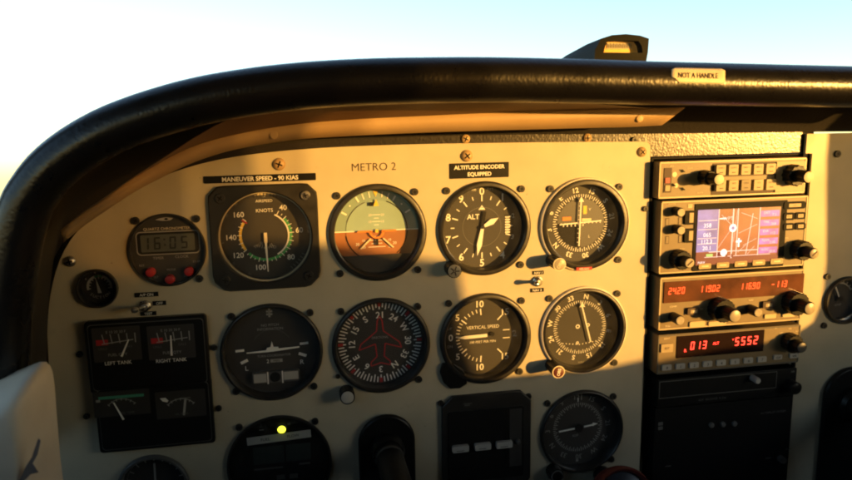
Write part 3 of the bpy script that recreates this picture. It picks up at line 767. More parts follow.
screws(panel, [(279, 164.5), (467.5, 156)], r=.0052, h=.0030, m='tan_trim', dome=True, name='screw')
screws(panel, [(643, 152)], r=.0046, h=.0026, m='tan_trim', dome=True, name='screw')
screws(panel, [(69, 262)], r=.0046, h=.0030, m='steel', dome=True, name='screw')
screws(panel, [(447, 271), (208, 348), (633, 214)] if False else [(646, 209)], r=.0026, name='screw')

# ------------------------------------------------------------------ wrinkle-painted sub panel behind it
sub = MB(); z0 = P(400, 152).z
pts_top = [(-.215, .02), (-.19, .05), (-.15, .072), (-.10, .09), (.0, .10), (.15, .105), (.497, .105)]
pts = pts_top+[(.497, P(720, 154.5, .0045).z), (xr-.004, P(720, 154.5, .0045).z), (xr-.004, .045), (0, .045), (-.12, .02), (-.168, -.04), (-.176, -.30), (-.235, -.30), (-.235, -.05)]
sub.prism(pts[::-1], .0045, .008, 'crinkle')
cw = .00065; x_a, x_b, z_a, z_b = -.13, .4965, .0, .1045
nx_, nz_ = int((x_b-x_a)/cw), int((z_b-z_a)/cw); rw = random.Random(5)
zlow = P(720, 154.5, .0045).z+.0006
hh_ = [[rw.uniform(-1, 1) for _ in range(nz_+1)] for _ in range(nx_+1)]; gv = {}; gl = []; gf = []
def zmin(x): return zlow if x > xr-.005 else (.048 if x > .03 else .048-(.03-x)*.36-max(0, -.06-x)*.5)
def zmax(x): return .104 if x > .02 else .104-(.02-x)*.10-max(0, -.05-x)*.28
for i in range(nx_):
    x = x_a+i*cw; lo, hi = int((zmin(x)-z_a)/cw), int((zmax(x)-z_a)/cw)
    for j in range(max(lo, 1), min(hi, nz_)):
        ids = []
        for a_, b_ in ((i, j), (i+1, j), (i+1, j+1), (i, j+1)):
            if (a_, b_) not in gv:
                gv[(a_, b_)] = len(gl); gl.append((x_a+a_*cw, .0042-(hh_[a_][b_]+.25*hh_[a_-1][b_]+.25*hh_[a_][b_-1])*.00006, z_a+b_*cw))
            ids.append(gv[(a_, b_)])
        gf.append(tuple(ids))
sub.raw(gl, gf, 'crinkle')
so = tag(sub.build('wrinkle_panel', None, smooth=85), 'black wrinkle painted strip showing between the beige panel and the glareshield', 'panel')
hw = thing('backing_screw', '', 'screw') if False else None
for (x, y) in ((466, 139), (588, 138)):
    p = P(x, y, .002); screw_mb(.0042, .0025, 'brown_ink' if False else 'tan_trim', 'black_matte', .0044, True).build('screw', so, (p.x, 0, p.z))
p = P(635, 140, .002); screw_mb(.0030, .0025, 'bezel_black', 'black_matte', .0044).build('screw', so, (p.x, 0, p.z))

# ------------------------------------------------------------------ radio stack
x_l = P(655, 300).x; x_r = P(805.5, 200).x
rk = thing('radio_rack', 'dark recessed rack that holds the stack of radios', 'rack', (0, 0, 0))
q = MB(); ztop = P(720, 156).z
q.box(xr+.0016, .512, .030, .034, -.31, ztop, 'black_matte'); q.build('rear_wall', rk)
q = MB(); q.box(xr+.0016, xr+.0035, .0, .0298, -.31, ztop, 'black_matte'); q.build('side_wall', rk)
q = MB(); q.box(.5005, .5025, -.004, .0298, -.31, ztop, 'black_matte'); q.build('side_wall', rk)
q = MB(); q.box(xr+.0037, .5003, .004, .0298, ztop-.0015, ztop, 'black_matte'); q.build('top_wall', rk)
q = MB(); q.box(.4985, .5135, .0100, .0120, ztop+.0005, .11, 'black_matte'); q.build('filler', rk)

YF = -.010
CASES = {}
def radio(name, label, cat, x0, x1, z1, z0, m='radio_face', rim='radio_edge', y=YF):
    t = thing(name, label, cat, ((x0+x1)/2, 0, (z0+z1)/2), 'radios in the stack'); w, h = (x1-x0)/2, (z1-z0)/2
    q = MB(); q.prism(rrect(-w, w, -h, h, .0014, 3), y, .029, m)
    o = q.build('case', t, bevel=.0006); CASES[t] = o
    if rim:
        q = MB(); e = .0011
        for a in ((-w+.0008, w-.0008, h-e-.0004, h-.0004), (-w+.0008, w-.0008, -h+.0004, -h+e+.0004), (-w+.0004, -w+e+.0004, -h+e+.0005, h-e-.0005), (w-e-.0004, w-.0004, -h+e+.0005, h-e-.0005)):
            q.box(a[0], a[1], y-.0006, y-.0001, a[2], a[3], rim)
        q.build('rim', t)
    return t, w, h
def L(t, px, py, y=YF): return loc(t, px, py, y)
def pbox(t, name, px0, py0, px1, py1, y0, y1, m, bev=.0005, r=.0006, marks=None):
    a = loc(t, px0, py0, y1); b = loc(t, px1, py1, y1); cx, cz = (a[0]+b[0])/2, (a[1]+b[1])/2
    w, h = abs(b[0]-a[0])/2, abs(a[1]-b[1])/2
    q = MB(1); q.prism(rrect(-w, w, -h, h, min(r, w*.9, h*.9), 3), y1, y0, m)
    if marks: q.y = y1-.0003; marks(q, w, h)
    return q.build(name, t, (cx, 0, cz), bevel=bev, weld=False)

# audio panel
au, w, h = radio('audio_panel', 'tan audio panel with two rows of square buttons, topmost radio of the stack', 'radio', .3450, .4925, .0526, .0194)
pbox(au, 'lamp_column', 664.5, 168, 671, 192.5, YF, YF-.0006, 'brown_ink', 0)
pbox(au, 'lamp', 665.5, 178, 670, 183, YF-.0006, YF-.0014, 'red', 0); pbox(au, 'lamp', 665.5, 185.5, 670, 191, YF-.0006, YF-.0014, 'radio_light', 0)
pbox(au, 'button_bank', 713, 163.5, 775, 193, YF, YF-.0004, 'brown_ink', 0)
for r_, (ya, yb) in enumerate(((165.2, 175.2), (180.8, 191))):
    for k in range(5):
        x = 717+k*12.5; dy = -k*.35
        s_ = (('COM 1', 'COM 2', 'NAV 1', 'NAV 2', 'DME'), ('MKR', 'ADF', 'SPKR', 'ICS', 'AUTO'))[r_][k]
        def legend(q, w, h, s_=s_): q.text(s_, 0, h*.45, .0015, 'brown_ink', wmax=w*1.7); q.rect(-w*.4, w*.4, -h*.55, -h*.4, 'brown_ink')
        pbox(au, 'button', x, ya+dy, x+8.6, yb+dy, YF-.0004, YF-.0042, 'radio_face' if (k, r_) == (2, 1) else 'radio_light', .0005, marks=legend)
pbox(au, 'divider', 714, 177, 774, 179.5, YF-.0004, YF-.0010, 'radio_face', 0)
def dots(q, w, h): pass
q = MB(1, y=YF-.0003)
for (x, y, r) in ((674.5, 174.5, .0023), (676, 185.5, .002)):
    e = L(au, x, y); q.disc(r, 'cream', 0, e, 20)
for (x, y) in ((682, 171), (682, 189), (672.5, 185)):
    e = L(au, x, y); q.disc(.0016, 'black', 0, e, 12); q.line((e[0]-.0028, e[1]+.001), (e[0]+.0028, e[1]-.0008), .0013, 'black')
for (x, y, s) in ((672, 166, 'MKR'), (690, 168, 'COM'), (700, 192.5, 'AUTO'), (784, 165, 'SPKR'), (785, 191, 'PHONE')):
    e = L(au, x, y); q.text(s, e[0], e[1], .0014, 'radio_edge')
merge(q, CASES[au])
pbox(au, 'glare_plate', 775.5, 162, 803.5, 191, YF, YF-.0004, 'radio_light', 0)  # paler plate standing for the sun's glare, put into its colour
knob(au, (719, 179.5), [(.0066, .012), (.0052, .024)], YF, cap='cream', n=28)
knob(au, (808.5, 177), [(.0098, .011), (.0056, .024)], YF, cap='cream', knurl=.12, n=24)

# gps navigator
gp, w, h = radio('gps_navigator', 'tan navigation radio with a colour moving map screen', 'radio', .3485, .4970, .0172, -.0500)
pbox(gp, 'screen_surround', 695.5, 204, 783, 266, YF, YF-.0008, 'black_matte', .0003)
a = L(gp, 697.5, 210); b = L(gp, 776.5, 260.5)
sw, sh = b[0]-a[0], a[1]-b[1]
q = MB(1, y=YF-.0011, ox=a[0], oz=b[1]); ys = -.0001
q.rect(0, sw, 0, sh, 'map_orange'); q.rect(sw*.25, sw*.72, .12*sh, sh, 'map_orange', ys)
q.rect(0, sw*.245, sh*.24, sh, 'map_blue', ys); q.rect(0, sw, 0, sh*.13, 'map_dark', ys); q.rect(0, sw*.3, sh*.13, sh*.23, 'map_dark', ys)
for k in range(5):
    z = sh*(.155+k*.168)
    q.rect(sw*.755, sw*.985, z, z+sh*.115, 'map_purple', ys*2)
    q.text(('VLOC', 'TERM', 'ENR', 'TRK', 'DIST')[k], sw*.83, z+sh*.075, sh*.045, 'map_line', ys*3); q.text(('20.4', '2.00', '112', '358', '7.3')[k], sw*.92, z+sh*.035, sh*.05, 'map_line', ys*3)
for x0_, z0_, x1_, z1_ in ((.26, .30, .40, .62), (.28, .9, .41, .70), (.44, .40, .47, .98), (.5, .55, .72, .70), (.52, .92, .72, .80), (.50, .2, .60, .34), (.56, .32, .72, .44), (.62, .16, .7, .3)):
    q.line((sw*x0_, sh*z0_), (sw*x1_, sh*z1_), sw*.004, 'map_line', ys*2)
q.rect(sw*.74, sw*.75, sh*.13, sh, 'map_line', ys*3); q.rect(sw*.245, sw*.255, sh*.13, sh, 'map_line', ys*3)
for z in (.80, .64, .48, .38): q.rect(sw*.01, sw*.235, sh*z, sh*(z+.012), 'map_line', ys*2)
for z, s in ((.72, '358'), (.55, '065'), (.43, '112.3'), (.31, '20.1')): q.text(s, sw*.12, sh*z, sh*.075, 'map_white', ys*3)
q.text('NAV', sw*.07, sh*.05, sh*.05, 'map_white', ys*3)
q.rect(sw*.415, sw*.43, sh*.1, sh, 'map_line', ys*3); q.rect(sw*.475, sw*.485, sh*.15, sh, 'map_line', ys*3); q.line((sw*.6, sh*.15), (sw*.66, sh*.9), sw*.008, 'map_line', ys*2)
q.rect(sw*.15, sw*.75, sh*.225, sh*.24, 'map_line', ys*3); q.rect(sw*.1, sw*.9, sh*.135, sh*.145, 'map_line', ys*3)
q.disc(sw*.045, 'map_white', ys*4, (sw*.425, sh*.65), 20); q.disc(sw*.02, 'map_blue', ys*5, (sw*.425, sh*.65), 14); q.disc(sw*.04, 'map_white', ys*4, (sw*.33, sh*.21), 20)
q.rect(sw*.495, sw*.515, sh*.30, sh*.46, 'map_white', ys*4); q.rect(sw*.47, sw*.54, sh*.385, sh*.42, 'map_white', ys*4)
q.rect(sw*.12, sw*.20, sh*.15, sh*.2, 'map_green', ys*4); q.rect(sw*.35, sw*.38, sh*.12, sh*.18, 'map_dark', ys*4); q.rect(sw*.42, sw*.45, sh*.12, sh*.18, 'map_dark', ys*4)
q.rect(sw*.26, sw*.34, sh*.82, sh*.84, 'map_white', ys*4); q.text('WPT', sw*.36, sh*.83, sh*.07, 'map_line', ys*4)
q.build('screen', gp, weld=False)
q = MB(1, y=YF-.0022, ox=a[0], oz=b[1]); q.rect(-.0004, sw+.0004, -.0004, sh+.0004, 'lens_glass'); q.build('screen_glass', gp)
for i, (x0, y0, x1, y1) in enumerate([(784.5, 202, 805.5, 208.5), (784, 213, 794.5, 220), (796, 212.5, 805.5, 219), (784, 223.5, 794.5, 230), (796, 222.8, 805.5, 229.5)]):
    o = pbox(gp, 'button', x0, y0, x1, y1, YF, YF-.0016, 'black_matte', .0004, .002)
    w_ = o.location; k = MB(1, y=YF-.0018, ox=0, oz=0); mw_ = .004 if i else .009
    k.rect(-mw_*.7, mw_*.7, -.0016, .0016, 'radio_light'); k.text('MSG', 0, 0, .0014, 'brown_ink'); k.build('key_cap', o, weld=False)
for x, y in ((685.5, 211, ), (685, 229)):
    o = pbox(gp, 'rocker_key', x, y, x+9.5, y+13.5, YF, YF-.0020, 'black_matte', .0004, .002)
    k = MB(1, y=YF-.0022); k.rect(-.0008, .0032, -.0045, .0045, 'radio_light'); k.build('key_cap', o, weld=False)
for k_ in range(5):
    x = 699+k_*18; y = 264.0-k_*1.25
    o = pbox(gp, 'button', x, y, x+12, y+4.6, YF, YF-.0018, 'radio_light', .0004, .001)
    k = MB(1, y=YF-.0020); k.rect(-.0035, .0035, -.0006, .0008, 'cream'); k.build('key_cap', o, weld=False)
q = MB(1, y=YF-.0003)
for (x, y) in ((667, 222), (680, 221), (667, 240), (680, 239)):
    e = L(gp, x, y); q.rect(e[0]-.0018, e[0]+.0018, e[1]-.0036, e[1]+.0036, 'brown_ink'); q.rect(e[0]-.0013, e[0]+.0013, e[1]-.003, e[1]+.003, 'radio_face', -.0001)
for (x, y, s) in ((690, 205.5, 'COM'), (672, 204, 'POWER'), (682, 249, 'PUSH'), (786, 238, 'CRSR')):
    e = L(gp, x, y); q.text(s, e[0], e[1], .0015, 'radio_edge')
q.rect(*(lambda e: (e[0]-.002, e[0]+.002, e[1]-.0017, e[1]+.0017))(L(gp, 690, 206)), 'radio_edge')
merge(q, CASES[gp])
knob(gp, (681, 212.5), [(.0042, .010)], YF); knob(gp, (681, 230.5), [(.0042, .010)], YF)
def wing(c, r, y): c.y = y; c.S = 1; c.tick(50, -r*.7, r*.7, r*.35, 'brown_ink')
knob(gp, (689.5, 263), [(.0088, .011), (.0050, .021)], YF, cap_mb=wing)
knob(gp, (814, 253.5), [(.0092, .011), (.0052, .022)], YF, cap_mb=wing)

# nav com radio
cm, w, h = radio('nav_com_radio', 'tan radio with a wide amber window of orange digits, under the map screen', 'radio', .3505, .4990, -.0532, -.1036)
a = L(cm, 664, 281.5); b = L(cm, 803, 302); wm = a[0], L(cm, 802.5, 290)[0]
zt_, zb_ = L(cm, 664, 282)[1], L(cm, 664, 303)[1]
q = MB(1); q.box(wm[0], wm[1], YF-.0010, YF-.0001, zb_, zt_, 'display_window'); q.y = YF-.0013
zc = (zt_+zb_)/2; hh = .0062
for s, px, py in (('24.20', 668, 290), ('119.02', 699, 287), ('116.90', 739.5, 284), ('-113', 771, 281)):
    e = L(cm, px, py); q.seg(s, e[0], zc+.0012, hh, 'led_orange', adv=.70)
q.build('display', cm, weld=False)
q = MB(); q.y = YF-.0022; q.rect(wm[0], wm[1], zb_, zt_, 'lens_glass'); q.build('display_glass', cm)
def lay(q): pass
q = MB(1, y=YF-.0003)
for (x, y, s) in ((673, 306.5, 'COMM'), (668, 326, 'PULL'), (751, 300, 'NAV'), (700, 309, 'PUSH'), (770, 295, 'TEST')):
    e = L(cm, x, y); q.text(s, e[0], e[1], .0017, 'cream')
merge(q, CASES[cm])
for (x0, y0, x1, y1) in ((688, 308.5, 699.5, 314.5), (763.5, 302, 774, 308)):
    o = pbox(cm, 'button', x0, y0, x1, y1, YF, YF-.003, 'brown_ink', .0004, .0005)
    k = MB(1, y=YF-.0033); k.rect(-.0032, .0034, -.0016, .0016, 'radio_light'); k.rect(-.001, .0015, -.0010, .001, 'cream', -.0001); k.build('key_cap', o, weld=False)
for (x0, y0, x1, y1) in ((690, 322, 705, 326.5), (709, 322, 726, 325), (765, 314.5, 776, 318), (783, 314, 795, 316.5)):
    pbox(cm, 'key_bar', x0, y0, x1, y1, YF, YF-.0015, 'radio_edge', .0004, .001)
knob(cm, (680, 320.5), [(.0046, .013)], YF); knob(cm, (758, 312.5), [(.0046, .013)], YF)
knob(cm, (735, 316), [(.0112, .012), (.0062, .027)], YF); knob(cm, (810, 308.5), [(.0112, .012), (.0062, .026)], YF)

# transponder
xp, w, h = radio('transponder', 'dark transponder radio with glowing red digits 013 and 5552', 'radio', .3508, .5000, -.1082, -.1466, rim='grey_frame')
d0 = L(xp, 677, 336)[0]; d1 = L(xp, 763, 345)[0]; zt_ = h-.0022; zb_ = -h+.0148
q = MB(1); q.box(d0, d1, YF-.0008, YF-.0001, zb_, zt_, 'display_dark'); q.y = YF-.0011; zc = (zt_+zb_)/2
e = L(xp, 690, 345)[0]; q.seg('013', e, zc+.0005, .0078, 'led_red', adv=.80); e = L(xp, 685, 347)[0]; q.text('R', e, zc-.0035, .003, 'led_red', bold=.02)
e = L(xp, 715.5, 340)[0]; q.text('ALT', e, zc+.0012, .0026, 'led_red', bold=.02)
e = L(xp, 734.5, 340)[0]; q.seg('5552', e, zc+.0012, .0082, 'led_red', adv=.80); q.text('V', L(xp, 732.5, 338)[0], zc+.0035, .002, 'led_red')
q.build('display', xp, weld=False)
o = pbox(xp, 'button', 661.5, 344.5, 673, 352, YF, YF-.0018, 'radio_light', .0004)
k = MB(1, y=YF-.002); k.text('IDT', 0, 0, .0022, 'brown_ink'); k.build('key_cap', o, weld=False)
for k_ in range(8):
    e = L(xp, 666+k_*13.6, 369-k_*1.5); q = MB(1); q.prism(rrect(-.0046, .0046, -.0026, .0026, .0006, 3), YF-.0018, YF, 'grey_button'); q.y = YF-.0021; q.text(str(k_), 0, 0, .0026, 'black', bold=.02)
    q.build('button', xp, (e[0], 0, -h+.0068), bevel=.0004, weld=False)
for k_, (x, s) in enumerate(((777, 'CLR'), (793, 'VFR'))):
    e = L(xp, x, 357); q = MB(1); q.prism(rrect(-.0044, .0044, -.0022, .0022, .0006, 3), YF-.0018, YF, 'grey_button'); q.y = YF-.0021; q.text(s, 0, 0, .002, 'black', bold=.02)
    q.build('button', xp, (e[0], 0, -h+.0076), bevel=.0004, weld=False)
q = MB(1, y=YF-.0003)
for (x, y, s) in ((667, 338.5, 'IDENT'), (776, 328, 'SBY'), (790, 328.5, 'ON'), (781, 333, 'OFF'), (797, 331, 'ALT')):
    e = L(xp, x, y); q.text(s, e[0], e[1], .0015, 'cream')
merge(q, CASES[xp])
knob(xp, (802, 347.5), [(.0092, .010), (.0056, .019)], YF, cap='grey_frame')

# distance receiver strip
dm, w, h = radio('distance_receiver', 'slim black radio with a pale outlined blank window and small knob, under the transponder', 'radio', .3530, .4998, -.1520, -.1800, m='black', rim=None)
x0, x1 = L(dm, 658.5, 392)[0], L(dm, 776, 380)[0]
q = MB(1); q.box(x0, x1, YF-.0008, YF-.0001, -h+.0095, h-.0015, 'black_matte'); q.y = YF-.0010; e = .0006
for a in ((x0, x1, h-.0015-e, h-.0015), (x0, x1, -h+.0095, -h+.0095+e), (x0, x0+e, -h+.0095, h-.0015), (x1-e, x1, -h+.0095, h-.0015)): q.rect(*a, 'dim_mark')
q.build('window', dm, weld=False)
q = MB(1, y=YF-.0003); e = L(dm, 712, 401); q.text('ADF  RECEIVER  R-546', e[0], -h+.0042, .0022, 'dim_mark')
e = L(dm, 747, 376); q.text('REM', L(dm, 747, 376)[0], h-.004, .0018, 'grey_mark'); q.text('FREQ', L(dm, 762, 374)[0], h-.004, .0018, 'grey_mark'); q.y = YF-.0013; q.text('ON', L(dm, 792, 370)[0], h-.003, .0018, 'grey_mark')
q.build('lettering', dm, weld=False)
knob(dm, (758, 381), [(.0030, .009)], YF-.0008, cap='grey_button', body='grey_button'); knob(dm, (796, 388.5), [(.0062, .010)], YF, cap='black', cap_mb=plain)

# autopilot
ap, w, h = radio('autopilot_unit', 'black unlit autopilot unit with three small buttons, lowest in the radio stack', 'radio', .3540, .5000, -.1825, -.290, m='black_matte', rim=None, y=-.006)
for x in (712, 723.5, 735):
    e = loc(ap, x, 425.5-(x-712)*.06, -.008); q = MB(); q.lathe([(.0026, -.006), (.0026, -.008), (.0018, -.0086), (0, -.0086)], 'dim_mark', 16); q.build('button', ap, (e[0], 0, e[1]))
q = MB(1, y=-.0063); e = loc(ap, 773, 412, -.006); q.text('AUTOPILOT SYSTEM', e[0], e[1], .0022, 'dim_mark'); e = loc(ap, 660, 426, -.006); q.rect(e[0]-.002, e[0]+.0028, e[1]+.0005, e[1]+.004, 'dim_mark'); q.rect(e[0]-.002, e[0]+.0028, e[1]-.004, e[1]-.0005, 'dim_mark')
for x, y in ((668, 466), (788, 449), (768, 458)):
    e = loc(ap, x, y, -.006); q.rect(e[0]-.003, e[0]+.003, e[1]-.0004, e[1]+.0004, 'dim_mark')
merge(q, CASES[ap])
e = loc(ap, 784, 461, -.012); q = MB(); q.lathe([(.0035, -.006), (.0032, -.012), (0, -.0125)], 'grey_frame', 18); q.build('knob', ap, (e[0], 0, e[1]))

# ------------------------------------------------------------------ right hand beige panel
rp = thing('side_panel', 'narrow beige panel past the radio stack with a single dark screw', 'instrument panel')
xa = P(806, 150).x; pts = [(xa, P(806, 134).z), (.80, P(806, 134).z), (.80, -.30), (xa+.0, -.30)]
plate(pts, [h_ for h_ in HOLES if h_[0] > .5], 0, .003, 'beige_paint', 'panel_plate', rp)
screws(rp, [(838.5, 154)], r=.0034, name='screw')

# ------------------------------------------------------------------ control columns
def column(name, label, ex, ey, w, hgt, ex2, sx):
    # ex,ey: top centre of the black escutcheon; stadium shaped
    c = P(ex, ey); t = thing(name, label, 'control column', (c.x, 0, c.z), 'control columns')
    pts = [(w*math.sin(R_(a)), -w+w*math.cos(R_(a))) for a in range(-90, 91, 10)]+[(w, -hgt), (-w, -hgt)]
    q = MB(); q.prism(pts, -.006, -.0004, 'black'); q.build('escutcheon', t, bevel=.002)
    q = MB(); a = w*.48; zc = -w*1.25
    q.lathe([(a*1.25, -.006), (a*1.25, -.012), (a*1.05, -.016), (a*.98, -.016), (a*.98, -.17), (a*.7, -.172), (0, -.172)], 'black', 40, (0, zc)); q.build('shaft', t)
    q = MB(); q.lathe([(a*1.0, -.0242), (a*1.03, -.0242), (a*1.03, -.028), (a*1.0, -.028)], 'grey_frame', 40, (0, zc)); q.build('shaft_ring', t)
    return t
column('control_column', 'black round shaft rising from a rounded black plate, beside the lit lamp unit', 385.5, 413, .0255, .12, 0, 0)
c2 = column('control_column', 'black control column at the edge of the picture, below the ammeter', 850, 366, .030, .14, 0, 0)

# ------------------------------------------------------------------ knob with red rim
c = P(624, 500, -.05); k = thing('round_knob', 'dark blue round knob with a red rim at the bottom of the picture', 'knob', (c.x, -.05, c.z))
Rk = rad(623, 490, 27, -.05)*1.08
q = MB(); q.lathe([(Rk, .012), (Rk*1.04, .004), (Rk*1.02, -.003), (Rk*.95, -.006), (Rk*.88, -.004), (Rk*.86, 0)], 'dull_red', 48); o = q.build('rim', k)
q2 = MB(); q2.lathe([(Rk*.87, .002), (Rk*.86, -.001), (Rk*.5, -.004), (0, -.005)], 'navy', 48); o2 = q2.build('face', k)
q3 = MB(); q3.lathe([(Rk*.35, .012), (Rk*.30, .048)], 'black', 24); o3 = q3.build('stem', k)
for x in (o, o2): x.rotation_euler = (R_(-25), 0, 0)

# ------------------------------------------------------------------ glareshield
gs = thing('glareshield', 'black padded glareshield roll curving over the whole instrument panel', 'glareshield')
YR = -.12
edge = [(-26, 420), (-22, 330), (-12, 250), (0, 200), (14, 174), (34, 150), (62, 128), (98, 108), (140, 92), (190, 78), (240, 69), (290, 63), (340, 59.5), (400, 57.5), (480, 57), (560, 58.5), (640, 61), (720, 63), (800, 65), (860, 66.5), (940, 69), (1040, 72)]
radp = [22, 22, 22, 22, 22, 22, 22, 22, 22, 22, 22, 22, 22, 22, 22, 21.5, 21, 20.5, 20.5, 20, 20, 20]
E3 = [P(x, y, YR) for x, y in edge]
NS = 170
es = resample([tuple(p) for p in E3], NS); rr = .0150
cent = []
for i, p in enumerate(es):
    tng = (es[min(i+1, NS-1)]-es[max(i-1, 0)]); tng.y = 0; tng.normalize(); nrm = Vector((tng.z, 0, -tng.x))     # inward (down / right)
    cent.append((p+nrm*rr, tng, nrm))
ND, NA = 1400, 110
rg = random.Random(3)
def grain(n, m, passes=1):
    g = [[rg.uniform(-1, 1) for _ in range(m)] for _ in range(n)]
    return g
gr = grain(ND, NA); de = resample([tuple(c_[0]) for c_ in cent], ND)
q = MB(); vs = []
for i in range(ND):
    tng = (de[min(i+1, ND-1)]-de[max(i-1, 0)]).normalized(); n_ = Vector((tng.z, 0, -tng.x)); g0, g1 = gr[i], gr[max(i-1, 0)]
    for j in range(NA):
        a = 2*math.pi*j/NA; h = (g0[j]+.25*g1[j]+.25*g0[j-1])*.000055
        d_ = -n_*math.cos(a)+Vector((0, -1.15*math.sin(a), 0)); v = de[i]+d_*(rr+h); vs.append((v.x, v.y, v.z))
q.raw(vs, [(i*NA+j, i*NA+(j+1) % NA, (i+1)*NA+(j+1) % NA, (i+1)*NA+j) for i in range(ND-1) for j in range(NA)], 'vinyl')
q.build('padded_roll', gs, smooth=85)
# top deck running forward to the windscreen
q = MB(); vs = []
for c_, t_, n_ in cent:
    for (dy, dr) in ((0, .0035), (.06, .001), (.25, .004), (.55, .05)):
        vs.append(c_-n_*(rr-dr)+Vector((0, dy, 0)) if dy < .5 else c_-n_*(rr-dr)+Vector((0, dy, 0)))
q.raw(vs, [(i*4+j, i*4+j+1, (i+1)*4+j+1, (i+1)*4+j) for i in range(NS-1) for j in range(3)], 'underside_black')
q.build('deck', gs, smooth=60)
# curves of the underside, pixel traced at their own distances
flange = [(61, 231), (80, 215), (104, 198.5), (130, 180), (152, 166), (175, 151), (200, 135), (235, 118), (290, 107.5), (350, 103.5), (420, 102), (500, 102), (560, 103), (610, 105.5), (650, 108.5), (685, 107.6)]
stop = [(61, 231.5), (80, 216), (104, 199.5), (130, 181), (152, 168), (175, 155), (200, 144.5), (235, 135), (290, 125.5), (350, 120), (420, 116.5), (500, 112.8), (560, 111), (610, 109.6), (650, 108.9), (685, 108)]
sbot = [(63, 243), (84, 226), (110, 208), (136, 191), (158, 179.5), (181, 168), (206, 158), (240, 148.5), (293, 140), (350, 136), (420, 132.8), (495, 130.4), (550, 129), (595, 127.8), (630, 127), (662, 125.3)]
n = 70
A3 = resample([tuple(P(x, y, -.085)) for x, y in flange], n); S3 = resample([tuple(P(x, y, -.055)) for x, y in stop], n); B3 = resample([tuple(P(x, y, -.050)) for x, y in sbot], n)
def loft(curves, m, name, parent, smooth=40, solid=0):
    q = MB(); vs = []; k = len(curves); nn = len(curves[0])
    for i in range(nn):
        for cset in curves: vs.append(tuple(cset[i]))
    q.raw(vs, [(i*k+j, i*k+j+1, (i+1)*k+j+1, (i+1)*k+j) for i in range(nn-1) for j in range(k-1)], m)
    o = q.build(name, parent, smooth=smooth)
    if solid: s = o.modifiers.new('thickness', 'SOLIDIFY'); s.thickness = solid
    return o
tr = thing('trim_strip', 'tan trim strip curving under the glareshield, its end cut at a slant', 'trim strip')
loft([S3, B3], 'tan_trim', 'face', tr, solid=.0015)
loft([[v+Vector((0, 0, .0004)) for v in A3], [v+Vector((0, 0, .0004)) for v in S3]], 'trim_shade', 'flange', tr)
for x, y in ((274, 135), (640, 118.5)):
    p = P(x, y, -.0535); q = MB(); q.lathe([(.0030, .0), (.0028, -.0001), (.0020, -.0002), (0, -.0003)], 'tan_trim', 20); q.build('rivet', tr, tuple(p))
# soft underside from the roll to the panel edge
roll_in = [c_+n_*(rr*.6)+Vector((0, .006, 0)) for c_, t_, n_ in cent]
outer_px = [(40, 470), (38, 360), (40, 320), (46, 285), (56, 255), (72, 230), (98, 205), (140, 180), (190, 160), (250, 148), (320, 141), (420, 136.5), (520, 134.5), (620, 134), (720, 133), (800, 132), (860, 131.5), (940, 131), (1040, 130)]
O3 = resample([tuple(P(x, y, .0035)) for x, y in outer_px], NS)
mid = [a.lerp(b, .55)+Vector((0, .035, .016 if i > 50 else .016*i/50)) for i, (a, b) in enumerate(zip(roll_in, O3))]
loft([roll_in, [a.lerp(b, .5)+(b-a).normalized()*0+Vector((0, .006, .006)) for a, b in zip(roll_in, mid)], mid, O3], 'underside_black', 'underside', gs, smooth=80)

# sticker on the roll
def on_roll(px, py, off):
    """point of the roll surface seen at a pixel, pushed outwards by off"""
    d = (CR*((px-426)/F)+CD*((py-240)/F)+CF).normalized(); best = None
    for i in range(NS-1):
        c0, c1 = cent[i][0], cent[i+1][0]
        # intersect with the plane through c0 spanned by n_ and y is not needed: march
    t = (YR-.03-CAM.y)/d.y
    for _ in range(400):
        p = CAM+d*t
        i = min(range(NS), key=lambda k_: (cent[k_][0].x-p.x)**2+(cent[k_][0].z-p.z)**2)
        c_, t_, n_ = cent[i]; rel = p-c_; rel = rel-t_*rel.dot(t_)
        u = rel.dot(n_); v = rel.y/1.15
        if u*u+v*v <= (rr+off)**2: break
        t += .0002
    return p
sx0, sx1, sy0, sy1 = 671.5, 725, 68.3, 83.2
q = MB(); vs = []; nx, ny = 14, 8
def stick(u, v, off): return on_roll(sx0+(sx1-sx0)*u, sy0+(sy1-sy0)*v+1.2*(u-.5), off)
for i in range(nx+1):
    for j in range(ny+1):
        u, v = i/nx, j/ny
        # rounded corners and one clipped corner
        lo, hi = 0.0, 1.0
        if u < .04: lo, hi = .12, .62
        elif u < .11: hi = .72
        elif u < .14: hi = .86
        if u > .96: lo, hi = .12, .90
        vs.append(tuple(stick(u, lo+(hi-lo)*v, .0005)))
q.raw(vs, [(i*(ny+1)+j, i*(ny+1)+j+1, (i+1)*(ny+1)+j+1, (i+1)*(ny+1)+j) for i in range(nx) for j in range(ny)], 'cream')
tv, tf, twd = text_geo('NOT A HANDLE', -.004)
q.raw([tuple(stick(.5+p[0]/twd*.74, .47-p[1]*.36, .0009)) for p in tv], tf, 'brown_ink')
o = q.build('placard', None, smooth=80, weld=False); s = o.modifiers.new('thickness', 'SOLIDIFY'); s.thickness = .0002; s.offset = 1
tag(o, 'cream sticker reading not a handle on the black glareshield roll', 'placard')

